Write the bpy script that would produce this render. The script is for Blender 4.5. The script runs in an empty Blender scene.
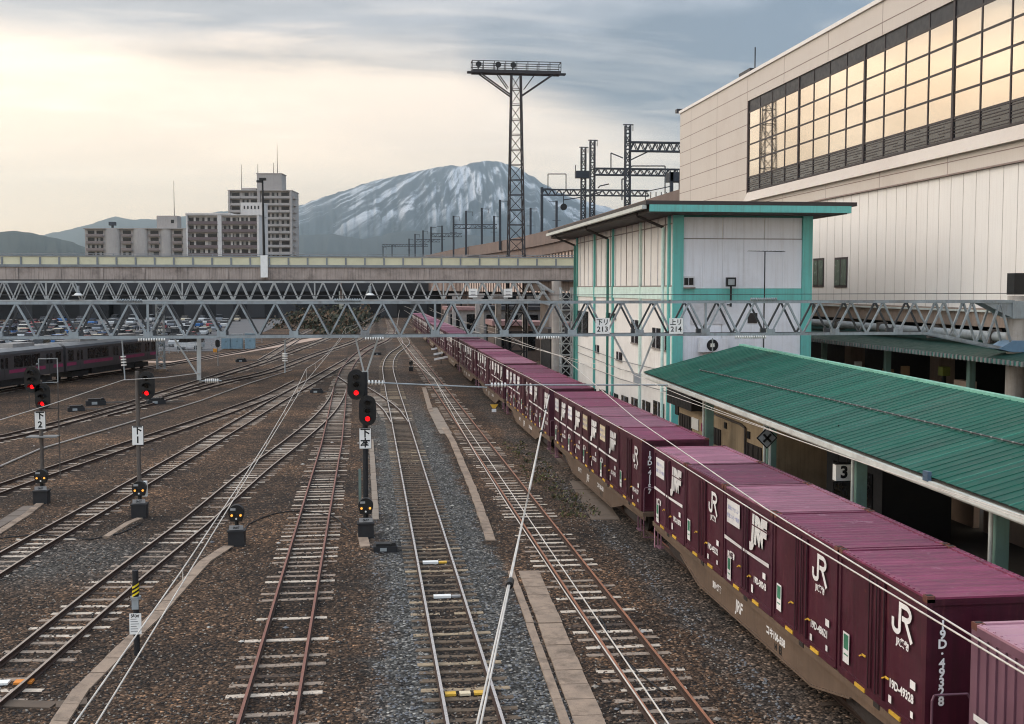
import bpy, math, random
from mathutils import Vector, Matrix
random.seed(11)
S = bpy.context.scene
COL = S.collection
R = math.radians

# ---------------------------------------------------------------- camera
F = 1155.0
CAMZ = 8.8
PIT = math.atan(74 / F)
YAW = math.atan(145 / F * math.cos(PIT))
FW = Vector((math.sin(YAW) * math.cos(PIT), math.cos(YAW) * math.cos(PIT), -math.sin(PIT)))
RT = Vector((math.cos(YAW), -math.sin(YAW), 0))
UP = RT.cross(FW)
CAM = Vector((0, 0, CAMZ))

def ray(px, py):
    return FW * F + RT * (px - 512) + UP * (362 - py)
def on_z(px, py, z=0.0):
    d = ray(px, py); t = (z - CAMZ) / d.z
    return CAM + d * t
def on_x(px, py, x):
    d = ray(px, py); return CAM + d * (x / d.x)
def on_y(px, py, y):
    d = ray(px, py); return CAM + d * (y / d.y)
def at(px, py, dep):
    return CAM + ray(px, py) * (dep / F)

cd = bpy.data.cameras.new('camera'); cam = bpy.data.objects.new('camera', cd); COL.objects.link(cam)
cam.location = CAM
cam.rotation_euler = FW.to_track_quat('-Z', 'Y').to_euler()
cd.sensor_width = 36; cd.lens = F / 1024 * 36; cd.clip_start = 0.5; cd.clip_end = 120000
S.camera = cam
S.render.resolution_x = 1024; S.render.resolution_y = 724

# ---------------------------------------------------------------- materials
def lin(c):
    return tuple(((x / 255) / 12.92 if x / 255 <= .04045 else ((x / 255 + .055) / 1.055) ** 2.4) for x in c)

class N:
    def __init__(s, nt): s.nt = nt
    def n(s, typ, **kw):
        nd = s.nt.nodes.new(typ)
        for k, v in kw.items():
            if k.startswith('i_'):
                key = k[2:]
                key = int(key) if key.isdigit() else key.replace('_', ' ')
                nd.inputs[key].default_value = v
            else: setattr(nd, k, v)
        return nd
    def l(s, a, b): s.nt.links.new(a, b)
    def mix(s, fac, a, b, typ='MIX'):
        m = s.nt.nodes.new('ShaderNodeMix'); m.data_type = 'RGBA'; m.blend_type = typ
        for i, v in ((0, fac), (6, a), (7, b)):
            if hasattr(v, 'node'): s.l(v, m.inputs[i])
            elif i == 0: m.inputs[0].default_value = v
            else: m.inputs[i].default_value = (*v[:3], 1)
        return m.outputs[2]
    def ramp(s, src, stops):
        r = s.nt.nodes.new('ShaderNodeValToRGB')
        e = r.color_ramp.elements
        while len(e) < len(stops): e.new(0.5)
        for k, (p, c) in enumerate(stops):
            e[k].position = p
            e[k].color = (c, c, c, 1) if isinstance(c, (int, float)) else (*c, 1)
        s.l(src, r.inputs[0]); return r.outputs[0]
    def math(s, op, a, b=0.0, c=0.0):
        m = s.nt.nodes.new('ShaderNodeMath'); m.operation = op
        for i, v in enumerate((a, b, c)):
            if hasattr(v, 'node'): s.l(v, m.inputs[i])
            else: m.inputs[i].default_value = v
        return m.outputs[0]

def newmat(name):
    m = bpy.data.materials.new(name); m.use_nodes = True
    nt = m.node_tree; b = nt.nodes['Principled BSDF']
    return m, N(nt), b

def noise(h, vec, scale, detail=4, rough=.6, dist=0):
    t = h.n('ShaderNodeTexNoise'); t.inputs['Scale'].default_value = scale; t.inputs['Detail'].default_value = detail
    t.inputs['Roughness'].default_value = rough; t.inputs['Distortion'].default_value = dist
    if vec is not None: h.l(vec, t.inputs['Vector'])
    return t.outputs['Fac']
def mapping(h, vec, sc, loc=(0, 0, 0), rot=(0, 0, 0)):
    m = h.n('ShaderNodeMapping'); m.inputs['Scale'].default_value = sc; m.inputs['Location'].default_value = loc; m.inputs['Rotation'].default_value = rot
    h.l(vec, m.inputs['Vector']); return m.outputs[0]

def mat(name, col, rough=.6, metal=0, var=.25, scale=3, streak=0, grime=(60, 50, 42), gamt=.3, bump=0, bscale=40, spec=.4, emit=0, obj=False, speck=0):
    """painted / weathered surface: base colour, broad colour drift, vertical streaks and grime patches"""
    m, h, b = newmat(name)
    c = lin(col)
    tc = h.n('ShaderNodeTexCoord'); geo = h.n('ShaderNodeNewGeometry')
    vec = tc.outputs['Object'] if obj else geo.outputs['Position']
    n1 = noise(h, vec, scale, 5, .65)
    f1 = h.ramp(n1, [(.25, 1 - var), (.75, 1 + var * .6)])
    out = h.mix(1, c, f1, 'MULTIPLY')
    if obj:
        oi = h.n('ShaderNodeObjectInfo'); out = h.mix(1, out, h.ramp(oi.outputs['Random'], [(0, .80), (1, 1.16)]), 'MULTIPLY')
    if gamt:
        n2 = noise(h, mapping(h, vec, (1, 1, 1), (7, 3, 1)), scale * .6, 8, .75)
        g = h.ramp(n2, [(.5, 0), (.72, gamt)])
        out = h.mix(g, out, lin(grime))
    if streak:
        n3 = noise(h, mapping(h, vec, (6, 6, .25)), 1.3, 5, .7)
        g = h.ramp(n3, [(.48, 0), (.75, streak)])
        out = h.mix(g, out, lin(grime))
    if speck:
        n4 = noise(h, vec, scale * 25, 2, .5)
        out = h.mix(h.ramp(n4, [(.62, 0), (.72, speck)]), out, lin(grime))
    h.l(out, b.inputs['Base Color'])
    r = h.ramp(n1, [(.3, max(.05, rough - .12)), (.7, min(1, rough + .12))])
    h.l(r, b.inputs['Roughness'])
    b.inputs['Metallic'].default_value = metal
    b.inputs['Specular IOR Level'].default_value = spec
    if bump:
        nb = noise(h, vec, bscale, 3, .6)
        bp = h.n('ShaderNodeBump'); bp.inputs['Strength'].default_value = bump; bp.inputs['Distance'].default_value = .02
        h.l(nb, bp.inputs['Height']); h.l(bp.outputs[0], b.inputs['Normal'])
    return m
def glow(name, col, st):
    m, h, b = newmat(name)
    b.inputs['Base Color'].default_value = (*lin(col), 1)
    b.inputs['Emission Color'].default_value = (*lin(col), 1); b.inputs['Emission Strength'].default_value = st
    return m

# ---------------------------------------------------------------- mesh builder
BOXF = [(0, 3, 2, 1), (4, 5, 6, 7), (0, 1, 5, 4), (1, 2, 6, 5), (2, 3, 7, 6), (3, 0, 4, 7)]
class MB:
    def __init__(s): s.v = []; s.f = []; s.mi = []; s.mats = []; s.sm = []
    def _m(s, m):
        if m not in s.mats: s.mats.append(m)
        return s.mats.index(m)
    def add(s, vs, fs, m, mtx=None, smooth=False):
        o = len(s.v); k = s._m(m)
        s.v += [tuple(mtx @ Vector(v)) if mtx else tuple(v) for v in vs]
        for f in fs:
            s.f.append(tuple(i + o for i in f)); s.mi.append(k); s.sm.append(smooth)
        return s
    def box(s, a, b, m, mtx=None):
        x0, y0, z0 = a; x1, y1, z1 = b
        if x0 > x1: x0, x1 = x1, x0
        if y0 > y1: y0, y1 = y1, y0
        if z0 > z1: z0, z1 = z1, z0
        return s.add([(x0, y0, z0), (x1, y0, z0), (x1, y1, z0), (x0, y1, z0), (x0, y0, z1), (x1, y0, z1), (x1, y1, z1), (x0, y1, z1)], BOXF, m, mtx)
    def bar(s, p, q, w, h, m, up=(0, 0, 1)):
        p = Vector(p); q = Vector(q); d = q - p
        if d.length < 1e-6: return s
        d.normalize(); u = Vector(up)
        if abs(d.dot(u)) > .98: u = Vector((0, 1, 0))
        x = d.cross(u).normalized(); z = x.cross(d).normalized()
        vs = []
        for e in (p, q):
            for a, c in ((-1, -1), (1, -1), (1, 1), (-1, 1)):
                vs.append(e + x * (a * w / 2) + z * (c * h / 2))
        return s.add(vs, [(0, 1, 2, 3), (7, 6, 5, 4), (0, 4, 5, 1), (1, 5, 6, 2), (2, 6, 7, 3), (3, 7, 4, 0)], m)
    def cyl(s, p, q, r, m, n=10, r2=None, caps=True, smooth=True):
        p = Vector(p); q = Vector(q); d = (q - p)
        if d.length < 1e-6: return s
        d.normalize(); u = Vector((0, 0, 1)) if abs(d.z) < .95 else Vector((1, 0, 0))
        x = d.cross(u).normalized(); y = d.cross(x)
        r2 = r if r2 is None else r2
        vs = [p + (x * math.cos(t) + y * math.sin(t)) * r for t in [2 * math.pi * k / n for k in range(n)]]
        vs += [q + (x * math.cos(t) + y * math.sin(t)) * r2 for t in [2 * math.pi * k / n for k in range(n)]]
        s.add(vs, [(k, k + n, (k + 1) % n + n, (k + 1) % n) for k in range(n)], m, None, smooth)
        if caps: s.add(vs, [tuple(range(n)), tuple(range(2 * n - 1, n - 1, -1))], m)
        return s
    def tube(s, pts, r, m, n=6):
        for a, b in zip(pts, pts[1:]): s.cyl(a, b, r, m, n, caps=False)
        return s
    def prism(s, poly, axis, a, b, m, mtx=None):
        """extrude a 2-D polygon along axis 0/1/2 from a to b"""
        n = len(poly)
        def P(u, v, t):
            return (t, u, v) if axis == 0 else (u, t, v) if axis == 1 else (u, v, t)
        vs = [P(u, v, a) for u, v in poly] + [P(u, v, b) for u, v in poly]
        fs = [tuple(range(n)), tuple(range(2 * n - 1, n - 1, -1))] + [(k, k + n, (k + 1) % n + n, (k + 1) % n) for k in range(n)]
        return s.add(vs, fs, m, mtx)
    def build(s, name, parent=None, loc=None, fix=True):
        me = bpy.data.meshes.new(name)
        me.from_pydata(s.v, [], s.f)
        for m in s.mats: me.materials.append(m)
        me.polygons.foreach_set('material_index', s.mi)
        me.polygons.foreach_set('use_smooth', s.sm)
        me.update()
        if fix and len(s.f) < 60000:
            import bmesh
            bm = bmesh.new(); bm.from_mesh(me)
            bmesh.ops.recalc_face_normals(bm, faces=bm.faces[:]); bm.to_mesh(me); bm.free()
        o = bpy.data.objects.new(name, me); COL.objects.link(o)
        if parent is not None: o.parent = parent
        if loc is not None: o.location = loc
        return o

def thing(name, label, cat, loc=(0, 0, 0), rz=0, group=None):
    o = bpy.data.objects.new(name, None); COL.objects.link(o)
    o.location = loc; o.rotation_euler = (0, 0, rz); o.empty_display_size = .3
    return tag(o, label, cat, group)
def tag(o, label, cat, group=None):
    o['label'] = label; o['category'] = cat
    if group: o['group'] = group
    return o
def struct(o): o['kind'] = 'structure'; return o
def copy_tree(o, parent=None):
    c = o.copy(); COL.objects.link(c)
    if parent is not None: c.parent = parent
    for ch in list(o.children): copy_tree(ch, c)
    return c
ORD = ['first', 'second', 'third', 'fourth', 'fifth', 'sixth', 'seventh', 'eighth', 'ninth', 'tenth', 'eleventh', 'twelfth', 'thirteenth', 'fourteenth', 'fifteenth', 'sixteenth', 'seventeenth', 'eighteenth', 'nineteenth', 'twentieth']

# text -> geometry (the font that ships inside Blender)
_tc = {}
def text_geo(body, size=1, shear=0, off=0, spacing=1, line=1):
    k = (body, size, shear, off, spacing, line)
    if k not in _tc:
        cu = bpy.data.curves.new('lettering', 'FONT'); cu.body = body; cu.size = size; cu.shear = shear; cu.offset = off
        cu.align_x = 'CENTER'; cu.align_y = 'CENTER'; cu.space_character = spacing; cu.space_line = line; cu.resolution_u = 3
        o = bpy.data.objects.new('lettering', cu); COL.objects.link(o)
        bpy.context.view_layer.update()
        me = o.evaluated_get(bpy.context.evaluated_depsgraph_get()).to_mesh()
        _tc[k] = ([tuple(v.co) for v in me.vertices], [tuple(p.vertices) for p in me.polygons])
        o.to_mesh_clear(); bpy.data.objects.remove(o); bpy.data.curves.remove(cu)
    return _tc[k]
def basis(origin, x, y, sx=1, sy=1):
    x = Vector(x); y = Vector(y); z = x.cross(y)
    m = Matrix.Identity(4)
    for i in range(3):
        m[i][0] = x[i] * sx; m[i][1] = y[i] * sy; m[i][2] = z[i]; m[i][3] = origin[i]
    return m
def stroke_geo(pts, w):
    vs = []; fs = []
    for i, p in enumerate(pts):
        a = Vector(pts[max(i - 1, 0)]); b = Vector(pts[min(i + 1, len(pts) - 1)])
        d = (b - a).normalized(); nrm = Vector((-d.y, d.x))
        for sgn in (-1, 1): vs.append((p[0] + nrm.x * w / 2 * sgn, p[1] + nrm.y * w / 2 * sgn, 0))
    for i in range(len(pts) - 1): fs.append((2 * i, 2 * i + 2, 2 * i + 3, 2 * i + 1))
    return vs, fs

def lattice_mast(mb, base, top, w0, w1, m, bay=1.0, t=.08, dt=.05):
    """square four-legged lattice from base to top (z only)"""
    x, y, z0 = base; z1 = top
    n = max(2, round((z1 - z0) / bay))
    def c(k, i):
        f = k / n; w = w0 + (w1 - w0) * f
        sx, sy = ((-1, -1), (1, -1), (1, 1), (-1, 1))[i]
        return Vector((x + sx * w / 2, y + sy * w / 2, z0 + (z1 - z0) * f))
    for i in range(4): mb.bar(c(0, i), c(n, i), t, t, m)
    for k in range(n):
        for i in range(4):
            j = (i + 1) % 4
            if (k + i) % 2: mb.bar(c(k, i), c(k + 1, j), dt, dt, m)
            else: mb.bar(c(k, j), c(k + 1, i), dt, dt, m)
            if k: mb.bar(c(k, i), c(k, j), dt, dt, m)
def truss(mb, p, q, h, w, panel, m, ct=.14, dt=.09, plates=True, back=None):
    """box girder: two zigzag planes, chords along p->q (bottom), height h, width w along the other axis"""
    p = Vector(p); q = Vector(q); d = q - p; L = d.length; d.normalize()
    side = d.cross(Vector((0, 0, 1))).normalized()
    n = max(1, round(L / panel)); st = L / n
    fm = m
    for sg in (.5, -.5):
        o = side * (sg * w)
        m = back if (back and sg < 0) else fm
        mb.bar(p + o, q + o, ct, ct, m); mb.bar(p + o + Vector((0, 0, h)), q + o + Vector((0, 0, h)), ct, ct, m)
        for k in range(n):
            a = p + d * (k * st) + o; b = p + d * ((k + .5) * st) + o + Vector((0, 0, h)); c = p + d * ((k + 1) * st) + o
            mb.bar(a, b, dt, dt * .8, m); mb.bar(b, c, dt, dt * .8, m)
            if plates and k % 2 == 0:
                mb.bar(a - d * .18 + Vector((0, 0, .1)), a + d * .18 + Vector((0, 0, .1)), ct * 1.2, .24, m)
            if k % 8 == 3 and sg > 0: mb.bar(c, c + Vector((0, 0, h)), dt, dt, m)
    m = fm
    for k in range(n + 1):
        for z in (0, h):
            a = p + d * (k * st) + Vector((0, 0, z))
            mb.bar(a - side * w / 2, a + side * w / 2, dt * .8, dt * .8, m)
            if k < n: mb.bar(a - side * w / 2, a + side * w / 2 + d * st, dt * .6, dt * .6, m)
# ---------------------------------------------------------------- sky and light
W = bpy.data.worlds.new('World'); S.world = W; W.use_nodes = True
h = N(W.node_tree); W.node_tree.nodes.clear()
SUN_EL, SUN_AZ = R(30), R(-62)          # azimuth measured from +Y towards +X
sky = h.n('ShaderNodeTexSky', sky_type='NISHITA', sun_disc=False, sun_elevation=SUN_EL, sun_rotation=SUN_AZ)
bg1 = h.n('ShaderNodeBackground'); bg1.inputs[1].default_value = .1; h.l(sky.outputs[0], bg1.inputs[0])
tc = h.n('ShaderNodeTexCoord'); sep = h.n('ShaderNodeSeparateXYZ'); h.l(tc.outputs['Generated'], sep.inputs[0])
zc = h.math('MAXIMUM', sep.outputs[2], 0.0)
den = h.math('ADD', zc, .10)
cx = h.math('DIVIDE', sep.outputs[0], den); cy = h.math('DIVIDE', sep.outputs[1], den)
cmb = h.n('ShaderNodeCombineXYZ'); h.l(cx, cmb.inputs[0]); h.l(cy, cmb.inputs[1])
n1 = noise(h, mapping(h, cmb.outputs[0], (.42, .75, 1), (3.1, 1.7, 0)), 1.0, 7, .56, .5)
n2 = noise(h, mapping(h, cmb.outputs[0], (.22, .5, 1), (9.4, 2.2, 0)), 1.0, 5, .5, .3)
n3 = noise(h, mapping(h, cmb.outputs[0], (1.1, 2.4, 1), (1.4, 6.2, 0)), 1.0, 8, .62, .8)
# warm side: towards the hidden evening sun
dv = h.n('ShaderNodeVectorMath', operation='DOT_PRODUCT'); h.l(tc.outputs['Generated'], dv.inputs[0])
dv.inputs[1].default_value = (math.sin(R(-50)), math.cos(R(-50)), .12)
warm = h.ramp(dv.outputs['Value'], [(.15, 0), (.97, 1)])
low = h.mix(warm, lin((206, 190, 168)), lin((222, 192, 158)))
mid = h.mix(warm, lin((186, 175, 162)), lin((216, 188, 157)))
top = h.mix(warm, lin((112, 118, 126)), lin((120, 111, 105)))
du = h.n('ShaderNodeVectorMath', operation='DOT_PRODUCT'); h.l(tc.outputs['Generated'], du.inputs[0]); du.inputs[1].default_value = tuple(RT)
ucl = h.math('MINIMUM', h.math('MAXIMUM', du.outputs['Value'], -.05), .3)
f1 = h.ramp(zc, [(.02, 0), (.13, 1)])
edge = h.math('ADD', h.math('ADD', zc, h.math('MULTIPLY', ucl, .42)), h.math('ADD', h.math('MULTIPLY', h.math('SUBTRACT', n2, .5), .16), h.math('MULTIPLY', h.math('SUBTRACT', n3, .5), .07)))
f2 = h.ramp(edge, [(.168, 0), (.212, 1)])
c = h.mix(f1, low, mid); c = h.mix(f2, c, top)
dk = h.math('MULTIPLY', h.ramp(n1, [(.42, 0), (.53, 1)]), h.ramp(edge, [(.05, .10), (.15, .22), (.21, 1)]))
c = h.mix(dk, c, h.mix(warm, lin((74, 83, 94)), lin((62, 58, 56))))
lt = h.math('MULTIPLY', h.ramp(n3, [(.50, 0), (.70, .6)]), h.ramp(zc, [(.02, .1), (.12, .9)]))
lt = h.math('MULTIPLY', lt, h.ramp(edge, [(.17, 1), (.24, .3)]))
c = h.mix(lt, c, h.mix(warm, lin((196, 188, 178)), lin((222, 198, 170))))
# an overcast sky is brightest overhead; brightness is added behind the viewer to light near walls
zen = h.ramp(zc, [(.26, .46), (.62, 1)])
back = h.ramp(h.math('MULTIPLY_ADD', sep.outputs[1], -.5, .5), [(.45, .66), (.7, 1)])
mul = h.math('MULTIPLY', h.math('MULTIPLY', zen, back), 1 / (.46 * .66))
c = h.mix(1, c, mul, 'MULTIPLY')
bg2 = h.n('ShaderNodeBackground'); bg2.inputs[1].default_value = 2.0; h.l(c, bg2.inputs[0])
ms = h.n('ShaderNodeMixShader'); ms.inputs[0].default_value = .9
h.l(bg1.outputs[0], ms.inputs[1]); h.l(bg2.outputs[0], ms.inputs[2])
wo = h.n('ShaderNodeOutputWorld'); h.l(ms.outputs[0], wo.inputs[0])

sl = bpy.data.lights.new('sun', 'SUN'); sl.energy = 1.0; sl.angle = R(40); sl.color = (1, .88, .75)
so = bpy.data.objects.new('sun', sl); COL.objects.link(so)
sd = Vector((math.sin(SUN_AZ) * math.cos(SUN_EL), math.cos(SUN_AZ) * math.cos(SUN_EL), math.sin(SUN_EL)))
so.rotation_euler = sd.to_track_quat('Z', 'Y').to_euler(); so.location = (-60, 30, 80)
S.view_settings.view_transform = 'Standard'; S.view_settings.look = 'None'; S.view_settings.exposure = 1.05; S.view_settings.gamma = 1
S.cycles.max_bounces = 5; S.cycles.diffuse_bounces = 3; S.cycles.glossy_bounces = 3; S.cycles.transmission_bounces = 3
S.cycles.volume_bounces = 0
S.cycles.use_denoising = True; S.cycles.filter_width = 1.1

# ---------------------------------------------------------------- ground
GZ = -.16
def stones(h, b, vec, scale, bump=.9):
    """per-stone tint and relief: returns a grey multiplier"""
    v = h.n('ShaderNodeTexVoronoi'); v.inputs['Scale'].default_value = scale; h.l(vec, v.inputs['Vector'])
    s3 = h.n('ShaderNodeSeparateColor'); h.l(v.outputs['Color'], s3.inputs[0])
    bp = h.n('ShaderNodeBump'); bp.inputs['Strength'].default_value = bump; bp.inputs['Distance'].default_value = .06; bp.invert = True
    h.l(v.outputs['Distance'], bp.inputs['Height']); h.l(bp.outputs[0], b.inputs['Normal'])
    return s3.outputs[0], s3.outputs[1], v.outputs['Distance']
def ballast_ground(name):
    m, h, b = newmat(name)
    geo = h.n('ShaderNodeNewGeometry'); pos = geo.outputs['Position']
    sp = h.n('ShaderNodeSeparateXYZ'); h.l(pos, sp.inputs[0])
    r1, r2, dist = stones(h, b, pos, 13)
    big = noise(h, pos, .16, 6, .6); med = noise(h, pos, .9, 5, .65); fine = noise(h, pos, 5, 4, .7)
    brown = h.mix(h.ramp(big, [(.35, 0), (.65, 1)]), lin((62, 49, 39)), lin((108, 82, 61)))
    brown = h.mix(h.ramp(med, [(.42, 0), (.7, .6)]), brown, lin((36, 30, 26)))
    leaf = h.ramp(h.math('MULTIPLY', r2, h.ramp(big, [(.4, .3), (.62, 1)])), [(.66, 0), (.80, .7)])
    brown = h.mix(leaf, brown, lin((132, 100, 74)))
    grey = h.mix(h.ramp(med, [(.3, 0), (.7, 1)]), lin((74, 73, 70)), lin((104, 101, 96)))
    # clean grey stone lies in bands along the two main lines
    xx = h.math('ADD', sp.outputs[0], h.math('MULTIPLY', h.math('SUBTRACT', med, .5), 2.4))
    xn = h.math('MULTIPLY_ADD', xx, .05, .5)
    band = h.ramp(xn, [(.485, 0), (.535, 1), (.572, 1), (.580, .15), (.632, .15), (.640, 1), (.70, 1), (.722, 0), (.90, 0), (.925, .4), (.96, .3)])
    band = h.math('MULTIPLY', band, h.ramp(h.math('MULTIPLY_ADD', sp.outputs[1], .005, 0), [(.36, 1), (.5, .25)]))
    # a loose heap-coloured patch of grey stone between the western sidings
    vd = h.n('ShaderNodeVectorMath', operation='DISTANCE'); h.l(pos, vd.inputs[0]); vd.inputs[1].default_value = tuple(on_z(70, 560, GZ))
    pt = h.ramp(h.math('ADD', vd.outputs['Value'], h.math('MULTIPLY', med, 5)), [(.0, .8), (1, 0)])
    pd = h.math('MULTIPLY', vd.outputs['Value'], .16)
    patch = h.ramp(h.math('ADD', pd, h.math('MULTIPLY', h.math('SUBTRACT', med, .5), .9)), [(.25, .7), (.75, 0)])
    base = h.mix(h.math('MAXIMUM', band, patch), brown, grey)
    # scattered pale stones and dark gaps
    base = h.mix(1, base, h.ramp(r1, [(0, .16), (.45, .74), (.82, 1.35), (1, 3.8)]), 'MULTIPLY')
    base = h.mix(1, base, h.ramp(dist, [(.15, 1.15), (.75, .5)]), 'MULTIPLY')
    base = h.mix(1, base, h.ramp(fine, [(.3, .6), (.7, 1.25)]), 'MULTIPLY')
    # oil and brake dust between the rails of the straight lines
    st_ = h.ramp(h.math('MULTIPLY_ADD', sp.outputs[0], .05, .5), [(.357, 1), (.368, .62), (.422, .62), (.433, 1), (.575, 1), (.583, .6), (.629, .6), (.637, 1), (.777, 1), (.788, .7), (.842, .7), (.853, 1)])
    base = h.mix(1, base, st_, 'MULTIPLY')
    # beyond the yard: dusty town ground
    far = h.ramp(h.math('MULTIPLY', sp.outputs[1], .001), [(.33, 0), (.45, 1)])
    town = h.mix(h.ramp(noise(h, pos, .01, 6, .6), [(.4, 0), (.6, 1)]), lin((84, 88, 74)), lin((112, 108, 100)))
    base = h.mix(far, base, town)
    h.l(base, b.inputs['Base Color']); b.inputs['Roughness'].default_value = .9; b.inputs['Specular IOR Level'].default_value = .25
    return m
M_ground = ballast_ground('ballast_ground')
g = MB(); E = 20000
g.add([(-E, -E, GZ), (E, -E, GZ), (E, E, GZ), (-E, E, GZ)], [(0, 1, 2, 3)], M_ground)
struct(g.build('ground'))

# loose stones that stand proud of the bed near the camera (nobody could count them)
M_st1 = mat('stone_grey', (112, 112, 114), .85, var=.35, scale=9, gamt=0)
M_st2 = mat('stone_brown', (104, 84, 68), .9, var=.4, scale=9, gamt=0)
M_st3 = mat('stone_pale', (146, 136, 124), .85, var=.3, scale=9, gamt=0)
M_st4 = mat('stone_dark', (52, 47, 44), .85, var=.35, scale=9, gamt=0)
M_wst = mat('stone_white', (190, 182, 172), .85, gamt=0)
rs = random.Random(4)
lump = []
for k in range(6):
    vs = [Vector(p) * (.75 + rs.random() * .5) for p in ((1, 0, 0), (-1, 0, 0), (0, 1, 0), (0, -1, 0), (0, 0, .8), (0, 0, -.8))]
    lump.append(vs)
OCT = [(0, 2, 4), (2, 1, 4), (1, 3, 4), (3, 0, 4), (2, 0, 5), (1, 2, 5), (3, 1, 5), (0, 3, 5)]
gst = MB()
for i in range(30000):
    dep = 22 + 40 * rs.random() ** 1.5
    px = rs.uniform(-30, 900)
    p = at(px, 300, dep); x, y = p.x, p.y
    if x > 9.0: continue
    grey = (.1 < x < 1.3) or (2.9 < x < 4.2) or 8.3 < x
    m = rs.choice((M_st1, M_st1, M_st1, M_st4, M_st3)) if grey else rs.choice((M_st2, M_st2, M_st4, M_st3, M_st4))
    s = rs.uniform(.022, .05) * (1.0 if m is not M_st3 else .8)
    a = rs.random() * 6.3; ca, sa = math.cos(a) * s, math.sin(a) * s
    gst.add([(x + v.x * ca - v.y * sa, y + v.x * sa + v.y * ca, GZ + .008 + v.z * s * .8) for v in rs.choice(lump)], OCT, m)
for i in range(90):
    dep = 22 + 50 * rs.random(); p = at(rs.uniform(-30, 900), 300, dep); s = rs.uniform(.05, .11)
    if p.x > 8.8: continue
    gst.add([(p.x + v.x * s, p.y + v.y * s, GZ + .02 + v.z * s * .6) for v in rs.choice(lump)], OCT, rs.choice((M_st3, M_st1, M_wst)))
o = gst.build('gravel', fix=False); o['kind'] = 'stuff'

# ---------------------------------------------------------------- concrete paths and cable troughs (flush slabs)
M_conc = mat('trough_concrete', (150, 130, 112), .85, var=.35, scale=2.5, grime=(58, 47, 38), gamt=.8, speck=.6, bump=.3)
M_conc_pale = mat('path_concrete', (140, 126, 112), .85, var=.2, scale=2, grime=(90, 76, 62), gamt=.5, speck=.3)
M_gap = mat('slab_joint', (48, 42, 38), .9, gamt=0)
def strip(name, pts, w, z=GZ + .05, m=M_conc, slab=1.0, zt=None):
    """a row of cover slabs following a polyline of ground points, small dark joints between"""
    pts = [Vector((p[0], p[1], 0)) for p in pts]
    out = MB(); base = GZ - .05
    for a, b in zip(pts, pts[1:]):
        d = b - a; L = d.length; d.normalize(); n = Vector((-d.y, d.x, 0)); k = max(1, round(L / slab)); st = L / k
        for i in range(k):
            j = random.uniform(-.012, .012); dz = random.uniform(-.012, .012)
            p = a + d * (i * st + .015); q = a + d * ((i + 1) * st - .015)
            vs = []
            for zz in (base, z + dz):
                vs += [(*(p - n * (w / 2 + j)).xy, zz), (*(q - n * (w / 2 + j)).xy, zz), (*(q + n * (w / 2 - j)).xy, zz), (*(p + n * (w / 2 - j)).xy, zz)]
            out.add(vs, BOXF, m)
    return struct(out.build(name))
gp = lambda *a: [on_z(x, y, GZ) for x, y in a]
strip('concrete_path', gp((594, 735), (529, 572)), .64, slab=.95)
strip('path_kerb', gp((569, 735), (511, 572)), .2, slab=1.9)
strip('cable_trough', gp((491, 541), (473, 490), (452, 440), (444, 428)), .34)
strip('cable_trough', gp((431, 412), (424, 388)), .36)
strip('concrete_pad', gp((446, 434), (432, 408)), .75, slab=.7, z=GZ + .03, m=M_conc_pale)
strip('cable_trough', gp((48, 742), (82, 690), (160, 612), (205, 562), (229, 547)), .36)
strip('cable_trough', gp((-10, 704), (55, 706), (88, 702)), .40, z=GZ + .03, m=mat('old_concrete', (92, 78, 66), .9, gamt=.4))
strip('cable_trough', gp((-6, 536), (30, 513), (40, 504)), .3)
strip('cable_trough', gp((-6, 528), (30, 507)), .5, m=mat('old_slab', (112, 100, 90), .9, gamt=.4))
strip('cable_trough', gp((376, 520), (373, 470), (371, 440)), .25, m=M_conc_pale)
strip('cable_trough', gp((365, 548), (362, 534)), .35)
strip('cable_trough', gp((106, 538), (128, 524), (140, 519)), .25)
strip('service_path', gp((606, 520), (568, 460), (520, 415), (495, 398)), 1.1, slab=2.2, z=GZ + .01, m=mat('worn_path', (104, 90, 78), .9, gamt=.5, speck=.4))
strip('dirt_road', gp((-60, 384), (100, 362), (180, 362), (270, 347), (330, 336)), 2.6, slab=6, z=GZ + .012, m=mat('pale_dirt', (176, 150, 132), .9, gamt=.4, scale=1))

# conduit that runs on the ground along the western sidings
M_pipe = mat('conduit_grey', (170, 160, 150), .6, gamt=.3)
cp = MB(); cp.tube([on_z(x, y, GZ + .06) for x, y in ((-20, 475), (40, 449), (121, 425), (200, 401), (250, 383), (292, 370))], .05, M_pipe)
tag(cp.build('ground_conduit'), 'pale thin pipe lying on the brown stones between two sidings', 'pipe')

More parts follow.
